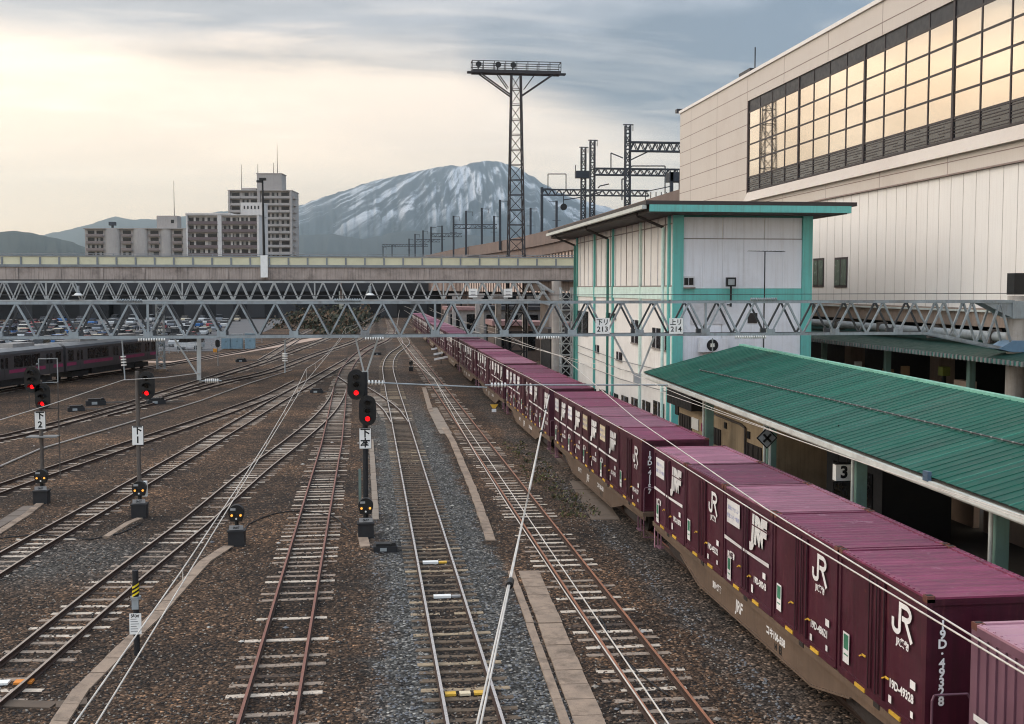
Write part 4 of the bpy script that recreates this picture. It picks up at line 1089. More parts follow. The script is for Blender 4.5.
for k, (p_, q_, lab) in enumerate((((-40, 432), (123, 380), 'thin wire rising from the stones side to the hanging insulator over the passenger track'), ((123, 380), (200, 373), 'short wire between the hanging insulator and the grey drop post'), ((-40, 349), (160, 322), 'pale wire above the roof of the pink striped train'))):
    m = MB(); a_, b_ = (on_y(p_[0], p_[1], 42), on_y(q_[0], q_[1], GY)) if k < 2 else (on_y(p_[0], p_[1], 88), on_y(q_[0], q_[1], 112))
    m.tube([a_, a_.lerp(b_, .5) - Vector((0, 0, .05)), b_], .016, M_wire, 5); tag(m.build('overhead_wire'), lab, 'overhead wire', 'overhead line wires')
m = MB()
for zz in (.55,): m.tube([(xl, GY, zt1 + .34), ((xl + xr) / 2, GY, zt1 + .28), (xr, GY, zt1 + .36)], .015, M_wire_d, 5)
tag(m.build('feeder_wire'), 'dark feeder wire strung just above the long blue grey gantry', 'overhead wire', 'overhead line wires')
# ---------------------------------------------------------------- road bridge over the yard
M_gird = mat('bridge_concrete', (170, 156, 146), .9, var=.3, scale=.6, grime=(58, 48, 44), gamt=.6, streak=.75)
M_par = mat('parapet_grey', (128, 132, 134), .6, var=.2, scale=.8, gamt=.4)
M_yp = mat('noise_panel', (206, 200, 168), .4, var=.12, scale=.7, grime=(150, 148, 120), gamt=.3)
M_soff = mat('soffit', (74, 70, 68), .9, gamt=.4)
OY = 115.0; zz = lambda y: on_y(300, y, OY).z
t = thing('road_bridge', 'long concrete road bridge with yellowish parapet panels crossing above the tracks', 'bridge')
x0, x1 = -150.0, 42.0
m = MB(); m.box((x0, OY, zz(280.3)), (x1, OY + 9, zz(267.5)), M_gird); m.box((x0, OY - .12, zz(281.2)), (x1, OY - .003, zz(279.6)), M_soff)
for k in range(int((x1 - x0) / 3.9)): m.box((x0 + k * 3.9 - .14, OY - .11, zz(279.5)), (x0 + k * 3.9 + .14, OY - .002, zz(268.2)), M_gird)
m.build('girder', t)
m = MB(); m.box((x0, OY - .15, zz(267.4)), (x1, OY + .35, zz(265.0)), M_par); m.build('kerb_beam', t)
m = MB(); m.box((x0, OY - .02, zz(264.9)), (x1, OY + .02, zz(257.3)), M_yp); m.build('parapet_panel', t)
m = MB(); m.box((x0, OY - .09, zz(257.2)), (x1, OY + .09, zz(256.0)), M_par); m.build('top_rail', t)
first = None
for k in range(60):
    x = on_y(2 + 19.1 * k, 260, OY).x
    if x > x1: break
    if first is None:
        m = MB(); m.box((-.08, -.13, 0), (.08, .1, zz(257.9) - zz(265)), M_par); first = o = m.build('parapet_post', t)
    else: o = first.copy(); COL.objects.link(o)
    o.location = (x, OY, zz(264.95))
m = MB(); m.box((x0, OY + 8.8, zz(267)), (x1, OY + 9, zz(259)), M_par)
for k in range(90): m.box((x0 + k * 2, OY + 8.85, zz(259)), (x0 + k * 2 + .08, OY + 8.95, zz(252.3)), M_par)
m.box((x0, OY + 8.85, zz(252.3)), (x1, OY + 8.95, zz(251.6)), M_par); m.build('far_railing', t)
m = MB(); bx = on_y(553, 340, OY + 2).x
m.box((bx - .5, OY + 1.5, GZ), (bx + .5, OY + 7.5, zz(280.4)), M_gird); m.box((bx - 2.2, OY + 1.2, zz(281) - 1.0), (bx + 2.2, OY + 7.8, zz(280.4)), M_gird); m.build('pier', t)
m = MB(); m.box((-62, OY + 1.5, GZ), (-60.6, OY + 7.5, zz(280.4)), M_gird); m.build('pier', t)
# street lamp on the bridge
q = on_y(264.5, 262, OY + .1)
t = thing('street_lamp', 'tall dark street lamp standing on the road bridge before the apartment tower', 'street lamp', (q.x, OY - .3, 0))
m = MB(); m.box((-.34, -.14, zz(277.5)), (.34, .12, zz(255.6)), M_plate); m.build('base_plate', t)
m = MB(); ztop = zz(180); m.cyl((0, 0, zz(255.5)), (-.05, 0, ztop), .14, M_sig, 10, .08); m.build('pole', t)
m = MB(); m.box((-.35, -.25, ztop - .1), (.3, .25, ztop + .12), M_sig); m.box((-.6, -.3, ztop - .3), (-.1, .3, ztop - .12), M_sig); m.build('lamp_head', t)

# ---------------------------------------------------------------- floodlight tower
M_twr = mat('tower_steel', (48, 45, 47), .6, var=.2, scale=1, gamt=.3)
td = 125.0; q = at(516, 252, td); tx, ty = q.x, q.y
zt = at(516, 76.5, td).z
t = thing('floodlight_tower', 'tall dark lattice floodlight tower with a railed platform in front of the snowy mountain', 'floodlight tower', (tx, ty, 0))
m = MB(); lattice_mast(m, (0, 0, GZ), 12.4, 2.1, 1.75, M_twr, 2.2, .18, .09); lattice_mast(m, (0, 0, 12.4), zt, 1.7, 1.0, M_twr, 1.55, .14, .07); m.build('lattice_mast', t)
w = 44 * td / F
m = MB(); m.box((-w, -.7, zt), (w, .7, zt + .35), M_twr); m.box((-w - .5, -.3, zt + .02), (w + .6, .3, zt + .2), M_twr)
for sx in (-1, 1):
    for sy in (-.5, .5): m.bar((sx * w * .82, sy, zt), (sx * .55, sy, zt - 2.3), .14, .14, M_twr); m.bar((sx * w * .42, sy, zt), (sx * .9, sy, zt - 1.5), .1, .1, M_twr)
m.build('platform', t)
m = MB()
for sy in (-.68, .68):
    for zz_ in (.75, 1.25): m.bar((-w, sy, zt + zz_), (w, sy, zt + zz_), .07, .07, M_twr)
    for k in range(9): m.bar((-w + k * w / 4, sy, zt + .3), (-w + k * w / 4, sy, zt + 1.25), .07, .07, M_twr)
for sx in (-1, 1): m.bar((sx * w, -.68, zt + 1.25), (sx * w, .68, zt + 1.25), .07, .07, M_twr)
m.build('railing', t)
for fx in (-.86, -.42, -.08):
    m = MB(); m.cyl((fx * w, -.75, zt + .85), (fx * w, -.2, zt + .85), .32, M_sig, 12, .2); m.bar((fx * w, -.2, zt + .3), (fx * w, -.2, zt + .9), .12, .12, M_sig); m.build('floodlight', t)

# ---------------------------------------------------------------- elevated railway with catenary masts
M_via = mat('viaduct_concrete', (122, 106, 98), .9, var=.3, scale=.3, grime=(90, 72, 64), gamt=.5, streak=.4)
M_via2 = mat('viaduct_panel', (206, 184, 170), .8, var=.15, scale=.4, gamt=.3, streak=.4)
M_cat = mat('catenary_steel', (52, 56, 62), .6, var=.2, gamt=.2)
vp = [(31.2, 112), (31.0, 160), (30.5, 205), (27.5, 245), (23, 285), (18.5, 345), (14, 430), (6, 540), (-6, 680), (-22, 840)]
t = thing('rail_viaduct', 'long elevated railway viaduct with brown parapet bending away towards the mountain', 'viaduct')
pv = catmull(vp, 12); m = MB(); m2 = MB()
def wallstrip(mb, off, z0, z1, mat_, th=.3):
    vs = []; 
    for i, p in enumerate(pv):
        d = (pv[min(i + 1, len(pv) - 1)] - pv[max(i - 1, 0)]).normalized(); nn = Vector((d.y, -d.x, 0))
        for o_, z_ in ((off, z0), (off + th, z0), (off + th, z1), (off, z1)):
            q = p + nn * o_; vs.append((q.x, q.y, z_))
    fs = []
    for i in range(len(pv) - 1):
        for k in range(4): fs.append((4 * i + k, 4 * i + (k + 1) % 4, 4 * i + 4 + (k + 1) % 4, 4 * i + 4 + k))
    mb.add(vs, fs, mat_)
wallstrip(m, -.3, 16.3, 18.6, M_via, .35); wallstrip(m, 11, 16.3, 18.6, M_via, .35); m.build('parapet', t)
m = MB(); wallstrip(m, 0.1, 14.6, 16.6, M_via, 10.8); m.build('deck', t)
m = MB(); wallstrip(m, .4, 8.0, 14.58, M_via2, 10)
for i in range(0, len(pv) - 1):
    for f in (0, .2, .4, .6, .8):
        p = pv[i].lerp(pv[i + 1], f); d = (pv[i + 1] - pv[i]).normalized(); nn = Vector((d.y, -d.x, 0)); q = p + nn * .3
        m.bar((q.x, q.y, 8), (q.x, q.y, 14.5), .25, .25, M_via)
m.build('wall', t)
m = MB()
for i in range(1, len(pv), 2):
    p = pv[i]
    for o_ in (2.5, 8.5): m.box((p.x + o_ - .8, p.y - .8, GZ), (p.x + o_ + .8, p.y + .8, 8.0), M_via)
m.build('pier', t)
near_line = [(541.9, 187.4), (500, 200), (481.8, 208), (466, 211), (453.5, 216), (431, 226.8), (423, 230.5), (415, 234), (409, 238.7), (392, 245), (383, 247)]
far_line = [(556.6, 200.8), (530.6, 208), (494, 216), (442, 225.8)]
for nm, line, topz in (('on the viaduct edge', near_line, 27.0), ('on the far side of the viaduct', far_line, 27.5)):
    for k, (mx, my) in enumerate(line):
        dep = (topz - CAMZ) * F / (288 - my); q = at(mx, my, dep)
        t = thing('catenary_mast', f'dark catenary mast {nm}, {ORD[k]} from the teal roof', 'catenary mast', (q.x, q.y, 0), group='catenary masts on the viaduct')
        m = MB(); m.bar((0, 0, 16.6), (0, 0, topz), .46, .46, M_cat); m.build('mast', t)
        m = MB(); m.bar((0, 0, topz - .25), (1.6 if (k % 3 or nm[:6] == 'on the' and line is near_line) else -1.6, 0, topz - .25), .12, .12, M_cat); m.bar((1.5, 0, topz - .25), (1.5, 0, topz - 1.2), .08, .08, M_cat)
        if k > 1 or line is far_line: m.bar((-.9, 0, topz - 4.2), (.9, 0, topz - 4.2), .1, .1, M_cat)
        m.build('bracket', t)
for k, (xa_, xb_, yy, dep) in enumerate(((407 / 4.876 + 370, 497, 228.2, 292), (297 / 4.876 + 370, 462, 236.8, 343), (225 / 4.876 + 370, 440, 242, 400), (382, 428, 246.5, 500))):
    a_ = at(xa_, yy, dep); b_ = at(xb_, yy, dep); m = MB()
    truss(m, a_, b_, .9, .6, 1.4, M_cat, .16, .1, plates=False)
    tag(m.build('catenary_beam'), f'dark latticed beam spanning the viaduct tracks, {ORD[k]} one beyond the floodlight tower', 'catenary beam', 'lattice beams over the viaduct')
# big lattice gantries between tower and terminal
def lmast(px_, topy, dep, w, label, z0=16.6):
    q = at(px_, topy, dep); t = thing('lattice_mast', label, 'lattice mast', (q.x, q.y, 0), group='lattice masts behind the teal roof')
    m = MB(); lattice_mast(m, (0, 0, z0), q.z, w, w, M_cat, 1.0, .16, .1); m.build('mast', t)
    m = MB(); m.bar((-w, 0, q.z + .1), (w * 1.2, 0, q.z + .1), .14, .14, M_cat); m.bar((w * 1.1, 0, q.z + .1), (w * 1.1, 0, q.z - .7), .08, .08, M_cat); m.build('crossarm', t); return q
q1_ = lmast(583.5, 148, 172, .62, 'shorter lattice mast with a small platform, one of a close pair')
q2_ = lmast(592.5, 141, 165, .62, 'lattice mast beside the shorter one with the platform')
q3_ = lmast(627.8, 125.5, 150, .62, 'tallest lattice mast, carrying the upper beam towards the terminal wall')
m = MB(); m.box((q1_.x - 1.2, q1_.y - .6, at(583, 178, 172).z), (q1_.x + .9, q1_.y + .6, at(583, 171, 172).z), M_cat); m.bar((q1_.x - 1.2, q1_.y, at(583, 171, 172).z), (q1_.x - 1.2, q1_.y, at(583, 165, 172).z), .1, .1, M_cat)
tag(m.build('mast_platform'), 'small boxed platform on the shorter lattice mast', 'platform')
for k, (xa_, xb_, y0, y1, dep, lab) in enumerate(((541, 652, 195, 189.5, 200, 'lowest latticed beam from the mountain side mast towards the terminal'), (594, 682, 174.8, 168.5, 165, 'middle latticed beam starting at the close pair of masts'), (630, 690, 151, 142.3, 150, 'upper latticed beam between tallest mast and terminal wall'))):
    a_ = at(xa_, y0, dep); b_ = a_ + Vector((at(xb_, y0, dep) - a_).to_tuple()); b_.z = a_.z; b_.y = a_.y
    m = MB(); truss(m, a_, b_, at(xa_, y1, dep).z - a_.z, .7, 1.0 if k else 1.3, M_cat, .2, .13, plates=False)
    if k == 2: m.bar(a_ + Vector((0, 0, -1.2)), a_ + Vector((2.5, 0, 0)), .16, .16, M_cat)
    tag(m.build('catenary_beam'), lab, 'catenary beam', 'lattice beams over the viaduct')
for k, (pts, dep, lab) in enumerate((([(548, 189), (548, 174), (566, 174), (566, 189)], 200, 'thin open frame standing on the lowest latticed beam'), ([(611, 169), (611, 153), (623, 158)], 165, 'thin bent rod standing on the middle latticed beam'), ([(598, 188), (600, 186), (609, 184)], 170, 'slanted dark bracket arm between the close pair and the tallest mast'), ([(630, 168), (632, 166), (665, 166), (665, 200)], 160, 'thin bar and post beside the tallest mast'), ([(622, 200), (622, 179), (627, 179)], 155, 'short slim post standing beside the tallest mast'), ([(563, 200), (590, 196), (605, 190)], 190, 'low slanted arm in front of the lowest beam'))):
    m = MB(); m.tube([at(x_, y_, dep) for x_, y_ in pts], .09, M_cat, 5); tag(m.build('bracket_arm'), lab.replace(' left ', ' '), 'bracket arm', 'bracket arms on the viaduct gantries')
t = thing('signal_lamp', 'round dark railway signal hanging on the viaduct beyond the teal roof corner', 'railway signal'); q = at(563.5, 207, 190)
m = MB(); m.cyl((q.x, q.y, q.z), (q.x, q.y - .3, q.z), .55, M_sig, 14); m.build('disc', t); m = MB(); m.bar((q.x, q.y, q.z), (q.x, q.y, q.z + 2.5), .12, .12, M_cat); m.build('hanger', t)
m = MB(); a_ = at(672, 172, 150); m.box((a_.x - .2, a_.y, 16.6), (a_.x + .2, a_.y + .4, a_.z), M_cat); m.box((a_.x - .3, a_.y, a_.z - 1.2), (a_.x + 1.6, a_.y + 2, a_.z), M_cat); m.box((a_.x + 1.0, a_.y, 16.6), (a_.x + 1.5, a_.y + .4, a_.z), M_cat)
for k in range(6): m.bar((a_.x - 3.5 + k * .7, a_.y, 16.6), (a_.x - 3.5 + k * .7, a_.y, at(660, 192, 150).z), .1, .1, M_cat)
m.bar((a_.x - 3.6, a_.y, at(660, 192, 150).z), (a_.x, a_.y, at(660, 186, 150).z), .12, .12, M_cat)
tag(m.build('viaduct_cabin'), 'dark cabin with railing on the viaduct next to the terminal wall', 'cabin')

# ---------------------------------------------------------------- apartment blocks
M_apt = mat('apartment_grey', (166, 158, 152), .8, var=.12, scale=.15, gamt=.3, streak=.3)
M_aptw = mat('apartment_white', (206, 200, 194), .8, var=.1, scale=.15, gamt=.25, streak=.3)
M_aptb = mat('apartment_brown', (108, 94, 92), .8, var=.15, gamt=.25)
M_win = mat('apartment_window', (26, 26, 29), .3, gamt=0, spec=.3)
M_curt = mat('curtain', (150, 146, 140), .8, gamt=0)
rb_ = random.Random(5)
def block(label, x0p, x1p, topy, dep, floors, fh, mat_w, mat_b, cols, bays, depth=12, rounded=False):
    """cols: list of (f0,f1) pale full-height panels; balcony decks and windows between"""
    a_ = at(x0p, topy, dep); b_ = at(x1p, topy, dep); u = (b_ - a_); u.z = 0; W_ = u.length; ang = math.atan2(u.y, u.x); H = a_.z - GZ
    t = thing('apartment_block', label, 'apartment building', (a_.x, a_.y, GZ), ang)
    m = MB(); m.box((0, 1.2, 0), (W_, depth, H - .3), mat_w); m.build('wall', t)
    m = MB(); m.box((-.2, -.2, H - .3), (W_ + .2, depth + .2, H), mat_w); m.build('roof', t)
    for f0, f1 in cols:
        m = MB()
        if rounded and f1 - f0 > .05: r_ = (f1 - f0) * W_ / 2; m.prism([(x_ + (f0 + f1) * W_ / 2, y_ * .55 + 1.2) for x_, y_ in arc(0, 0, r_, 180, 360, 16)], 2, 0, H - .302, mat_w)
        else: m.box((f0 * W_, -.15, 0), (f1 * W_, 1.2, H - .302), mat_w)
        m.build('panel', t)
    for k in range(floors):
        zt_ = H - .6 - k * fh; zb_ = zt_ - fh
        if zb_ < 3: break
        m = MB()
        for f0, f1 in bays: m.box((f0 * W_, 0.02, zb_), (f1 * W_, 1.19, zb_ + .18), mat_w); m.box((f0 * W_, -.02, zb_ + .0), (f1 * W_, .1, zb_ + 1.05), mat_b)
        m.build('balcony', t)
        for f0, f1 in bays:
            n = max(1, int((f1 - f0) * W_ / 2.7))
            for j in range(n):
                w0 = f0 * W_ + (j + .12) * (f1 - f0) * W_ / n; w1 = f0 * W_ + (j + .88) * (f1 - f0) * W_ / n
                m = MB(); m.box((w0, 1.17, zb_ + .3), (w1, 1.25, zb_ + fh - .35), M_win)
                if rb_.random() < .6: 
                    c0 = rb_.uniform(w0, (w0 + w1) / 2); m.box((c0, 1.15, zb_ + .4), (c0 + (w1 - w0) * .35, 1.168, zb_ + fh - .4), M_curt)
                m.build('window', t)
    return t, W_, H
tA, WA, HA = block('low grey apartment block with three pale full height panels and a rooftop hut', 83.5, 186, 228, 460, 8, 2.8, M_apt, mat('apartment_balcony', (132, 118, 112), .8, gamt=.3), [(.20, .35), (.475, .62), (.745, .85), (.97, 1)], [(.02, .19), (.36, .465), (.63, .735), (.86, .96)], rounded=True)
m = MB(); m.box((.70 * WA, 2, HA), (.90 * WA, 8, HA + 5.0), M_apt); m.build('rooftop_hut', tA)
m = MB(); m.box((.84 * WA, 1.95, HA + 2), (.87 * WA, 2.05, HA + 3.4), M_win); m.build('hut_window', tA)
m = MB(); m.cyl((.86 * WA, 4, HA + 5), (.86 * WA, 4, HA + 19), .16, M_cat, 6, .06); m.build('antenna', tA)
m = MB(); m.cyl((.25 * WA, 4, HA), (.25 * WA, 4, HA + 1.2), .5, M_cat, 8); m.box((.22 * WA, 3, HA + 1.2), (.28 * WA, 5, HA + 2.6), M_cat); m.build('water_tank', tA)
tB, WB, HB = block('white apartment block with brown balcony bands standing before the tower', 186, 259, 214.5, 400, 9, 2.75, M_aptw, M_aptb, [(.43, .485), (.97, 1.0), (.0, .02)], [(.02, .10), (.10, .26), (.26, .43), (.49, .97)])
m = MB(); m.box((-.1, -.3, HB), (WB * .62, 9, HB + .5), M_aptw); m.build('parapet', tB)
tC, WC, HC = block('tall grey apartment tower with a penthouse and balconies on every storey', 228, 291.5, 190, 490, 17, 2.95, M_apt, M_apt, [(.0, .03), (.46, .50), (.97, 1.0)], [(.03, .19), (.20, .46), (.52, .80), (.81, .97)], 16)
m = MB(); m.box((.44 * WC, 2, HC), (.83 * WC, 12, HC + 7.0), M_apt); m.box((.43 * WC, 1.8, HC + 7), (.84 * WC, 12.2, HC + 7.3), M_apt); m.build('penthouse', tC)
for fx, hh in ((.19, 11), (.76, 12), (.7, 4.5), (.45, 4)):
    z0_ = HC if fx == .19 else HC + 7.3; m = MB(); m.cyl((fx * WC, 3, z0_), (fx * WC, 3, z0_ + hh), .15, M_cat, 6, .07); m.build('antenna', tC)
m = MB(); m.box((.42 * WC, 2, HC), (.20 * WC, 9, HC + 1.0), M_apt); m.build('rooftop_hut', tC)
for k in range(16):
    m = MB(); zb_ = HC - .6 - (k + 1) * 2.95
    if zb_ > 3: m.box((WC - .02, 2, zb_), (WC + .9, 8, zb_ + 1.0), M_apt); m.build('side_balcony', tC)
a_ = at(240.5, 202.5, 430); b_ = at(262.5, 202.5, 430); t = thing('white_house', 'plain white building block between the banded block and the grey tower', 'apartment building', (a_.x, a_.y, GZ), -YAW)
w = (b_ - a_).length; H = a_.z - GZ; m = MB(); m.box((0, 0, 0), (w, 9, H), M_aptw); m.build('wall', t)
for k in range(5): m = MB(); m.box((w * .14 + k * w * .16, -.05, H - 2.4), (w * .14 + k * w * .16 + .55, .05, H - 1.2), M_win); m.build('window', t)

# ---------------------------------------------------------------- car park and what lies under the bridge
M_asp = mat('car_park_asphalt', (92, 90, 90), .9, var=.2, scale=.15, gamt=.3)
g_ = MB(); g_.box((-95, 168, GZ - .2), (-21, 340, GZ + .02), M_asp); struct(g_.build('car_park'))
CC = {'white': (186, 186, 184), 'silver': (120, 124, 128), 'black': (24, 25, 28), 'grey': (92, 95, 100), 'blue': (44, 96, 150), 'red': (150, 34, 36), 'beige': (190, 176, 150)}
M_cars = {k: mat('car_paint_' + k, v, .3, var=.05, gamt=0, spec=.6) for k, v in CC.items()}
M_tyre = mat('tyre', (24, 24, 25), .8, gamt=0)
car_proto = {}
def car_parts(kind, col):
    body = [(-2.0, .35), (2.0, .35), (2.05, .8), (1.2, .95), (-1.9, 1.0), (-2.05, .7)] if kind == 'hatchback' else [(-2.0, .35), (2.0, .35), (2.03, .95), (1.6, 1.05), (-1.98, 1.1), (-2.03, .7)]
    top = [(-1.85, 1.0), (1.15, .95), (.5, 1.45), (-1.5, 1.47)] if kind == 'hatchback' else [(-1.97, 1.1), (1.55, 1.05), (1.0, 1.85), (-1.85, 1.88)]
    t = bpy.data.objects.new('parked_car', None); COL.objects.link(t)
    m = MB(); m.prism(body, 1, -.84, .84, M_cars[col]); m.box((-1.4, -.7, top[2][1] - .01), (.55 if kind == 'hatchback' else 1.0, .7, top[2][1] + .03), M_cars[col]); m.build('body', t)
    m = MB(); m.prism([(x_, z_ + .002) for x_, z_ in top], 1, -.72, .72, M_glass_d); m.build('windows', t)
    m = MB()
    for x_ in (-1.25, 1.3):
        for y_ in (-.86, .66): m.cyl((x_, y_, .32), (x_, y_ + .2, .32), .32, M_tyre, 12)
    m.build('wheels', t)
    return t
rc = random.Random(21)
rows = [172, 183, 190, 203, 210, 224, 231, 246, 254, 270, 290, 318]
for ri, ry in enumerate(rows):
    k = 0; x = -26.0 - ri * .4
    while x > -70 - (ry - 170) * .1:
        k += 1; x -= 2.9 if ri < 10 else 4.5
        if rc.random() < .28 or k > 19: continue
        kind = rc.choice(('hatchback', 'hatchback', 'van')); col = rc.choice(('white', 'white', 'white', 'silver', 'silver', 'black', 'grey', 'blue', 'red', 'beige'))
        if (kind, col) in car_proto: o = copy_tree(car_proto[(kind, col)])
        else: o = car_parts(kind, col); car_proto[(kind, col)] = o
        o.location = (x, ry + rc.uniform(-.3, .3), GZ + .02); o.rotation_euler = (0, 0, R(90) * rc.choice((1, -1)) + rc.uniform(-.06, .06))
        tag(o, f'{col} {kind} parked in car park row {ri + 1} beyond the tracks, place {k} from the rails', 'car', 'cars in the car park')
g = on_z(189, 350, GZ); o = copy_tree(car_proto.get(('van', 'white')) or car_parts('van', 'white')); o.location = (g.x, g.y + 1, GZ + .02); o.rotation_euler = (0, 0, 2.9)
tag(o, 'white van parked at the car park edge beside the relay cabinets', 'car', 'cars in the car park')
M_fen = mat('fence_metal', (168, 172, 172), .5, metal=.3, gamt=.2)
a_ = on_z(150, 356, GZ); b_ = on_z(262, 343, GZ); t = thing('mesh_fence', 'low pale wire fence between the car park and the passenger track', 'fence')
m = MB(); n = 14
for k in range(n + 1): p = a_.lerp(b_, k / n); m.bar(p, p + Vector((0, 0, 1.3)), .07, .07, M_fen)
m.build('post', t); m = MB()
for zz_ in (.2, .5, .8, 1.1, 1.3): m.bar(a_ + Vector((0, 0, zz_)), b_ + Vector((0, 0, zz_)), .03, .03, M_fen)
m.build('rail', t)
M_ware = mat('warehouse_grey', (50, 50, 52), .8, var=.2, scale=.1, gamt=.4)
M_dark = mat('deep_shade_wall', (30, 29, 30), .9, gamt=0)  # near-black walls with the deep shade put into their colour
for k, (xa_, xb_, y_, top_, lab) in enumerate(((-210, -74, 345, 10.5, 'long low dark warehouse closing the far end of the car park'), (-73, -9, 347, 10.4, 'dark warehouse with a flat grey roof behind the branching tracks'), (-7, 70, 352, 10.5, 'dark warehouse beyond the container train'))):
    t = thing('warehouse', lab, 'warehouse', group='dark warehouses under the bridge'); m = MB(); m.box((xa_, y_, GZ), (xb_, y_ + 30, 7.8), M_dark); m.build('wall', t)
    m = MB(); m.box((xa_ - .5, y_ - 1.5, 7.8), (xb_ + .5, y_ + 31, top_), M_ware); m.build('roof', t)
    for j in range(int((xb_ - xa_) / 9)): m = MB(); m.box((xa_ + 2 + j * 9, y_ - .06, .1), (xa_ + 7 + j * 9, y_ + .05, 4.5), M_ware); m.build('door', t)
# dark scrub between the far ends of the tracks: leaf sized faces through a volume
M_leaf = [mat('leaf_dark', (44, 48, 36), .9, gamt=0, var=.4, scale=1), mat('leaf_mid', (66, 66, 48), .9, gamt=0, var=.4, scale=1), mat('leaf_dry', (104, 84, 66), .9, gamt=0, var=.4, scale=1)]
def leaves(mb, c, rx, ry, rz_, n, s, rr, mats=M_leaf):
    for _ in range(n):
        v = Vector((rr.gauss(0, .5), rr.gauss(0, .5), abs(rr.gauss(0, .55))))
        p = Vector((c[0] + v.x * rx, c[1] + v.y * ry, c[2] + v.z * rz_)); a_ = Vector((rr.uniform(-1, 1), rr.uniform(-1, 1), rr.uniform(-1, 1))).normalized(); b_ = a_.orthogonal().normalized(); c_ = a_.cross(b_); q = s * rr.uniform(.5, 1.3)
        mb.add([p - b_ * q, p - c_ * q * .6, p + b_ * q, p + c_ * q * .6], [(0, 1, 2, 3)], rr.choice(mats))
rl = random.Random(3); m = MB()
for k in range(60):
    x = rl.uniform(-17, 0) ; y = rl.uniform(262, 330) if x > -8 else rl.uniform(255, 330)
    leaves(m, (x * 1.2, y, GZ), 3.0, 3.0, 2.6, 90, .5, rl)
for k in range(25): leaves(m, (rl.uniform(-9, -3), rl.uniform(214, 240), GZ), 1.8, 2.5, 1.3, 60, .35, rl)
o = m.build('undergrowth', fix=False); o['kind'] = 'stuff'
m = MB()
for k in range(90):
    x, y = rl.uniform(7.6, 9.0), rl.uniform(44, 66)
    leaves(m, (x, y, GZ), .25, .4, .12, 14, .07, rl, [M_leaf[1], mat('weed_green', (92, 92, 52), .9, gamt=0) if k == 0 else bpy.data.materials['weed_green'], M_leaf[2]])
o = m.build('weeds', fix=False); o['kind'] = 'stuff'

# ---------------------------------------------------------------- hills and the snowy mountain
from mathutils import noise as NZ
def interp(pts, x):
    for (x0, y0), (x1, y1) in zip(pts, pts[1:]):
        if x <= x1: f = (x - x0) / (x1 - x0); f = f * f * (3 - 2 * f) * .35 + f * .65; return y0 + (y1 - y0) * f
    return pts[-1][1]
def ridge(name, sil, dist, front, back, m, nu=260, nv=46, gully=.2, freq=9, rough=6, seed=0, jag=.6):
    vs = []; x0, x1 = sil[0][0], sil[-1][0]
    for i in range(nu + 1):
        px_ = x0 + (x1 - x0) * i / nu; d = ray(px_, 288); d.z = 0; d.normalize(); dd = dist / max(.2, d.dot(Vector((FW.x, FW.y, 0)).normalized()))
        py_ = interp(sil, px_) + jag * (NZ.noise(Vector((px_ / 7, seed, 0))) + .6 * NZ.noise(Vector((px_ / 2.6, seed, 4)))); top = CAMZ + (288 - py_) / F * dist
        for j in range(nv + 1):
            v = j / nv * 1.25                                # 0 foot .. 1 crest .. 1.25 behind
            r = dd - front * (1 - v) if v <= 1 else dd + back * (v - 1) / .25
            if v <= 1:
                prof = v ** 1.15
                gx = NZ.noise(Vector((px_ * freq / 100 + v * .9 + seed, v * .8, seed))) + .55 * NZ.noise(Vector((px_ * freq / 42 + v * 1.2, v * 1.5, seed + 5))) + .3 * NZ.noise(Vector((px_ * freq / 16, v * 3.0, seed + 9)))
                hgt = top * max(0, prof + gully * gx * math.sin(math.pi * v) ** .8)
                if v < .98: hgt = min(hgt, top * (v * .98 + .02))
            else: hgt = top * (1 - (v - 1) / .25)
            p = CAM + d * r; vs.append((p.x, p.y, max(hgt, 0) - 1.0))
    n = nv + 1
    fs = [(i * n + j, (i + 1) * n + j, (i + 1) * n + j + 1, i * n + j + 1) for i in range(nu) for j in range(nv)]
    b = MB(); b.add(vs, fs, m, None, True); return struct(b.build(name, fix=False))
def snow_mat():
    m, h, b = newmat('snowy_rock'); geo = h.n('ShaderNodeNewGeometry'); sp = h.n('ShaderNodeSeparateXYZ'); h.l(geo.outputs['Position'], sp.inputs[0])
    pk = at(488, 162, 17000)
    alt = h.math('MULTIPLY', sp.outputs[2], 1 / 1870)        # 0 foot .. 1 summit
    fan = h.math('DIVIDE', h.math('SUBTRACT', sp.outputs[0], pk.x), h.math('SUBTRACT', 2500.0, sp.outputs[2]))
    cb = h.n('ShaderNodeCombineXYZ'); h.l(fan, cb.inputs[0]); h.l(alt, cb.inputs[1])
    st = noise(h, mapping(h, cb.outputs[0], (8, 2.6, 1)), 1, 8, .72, 1.6)
    st2 = noise(h, mapping(h, cb.outputs[0], (3.0, 2.6, 1), (3, 1, 0)), 1, 6, .65, 1.2)
    s = h.math('ADD', h.math('MULTIPLY', st, .75), h.math('MULTIPLY', st2, .55))
    f = h.ramp(s, [(.645, 0), (.72, .92)])
    f = h.math('MULTIPLY', f, h.ramp(h.math('ADD', alt, h.math('MULTIPLY', h.math('SUBTRACT', st2, .5), .5)), [(.30, 0), (.55, .9), (.9, 1)]))
    veg = h.mix(h.ramp(alt, [(.2, 0), (.6, 1)]), lin((62, 74, 80)), lin((48, 56, 68)))
    h.l(h.mix(f, veg, (.84, .85, .88)), b.inputs['Base Color']); b.inputs['Roughness'].default_value = .95; b.inputs['Specular IOR Level'].default_value = .1
    return m
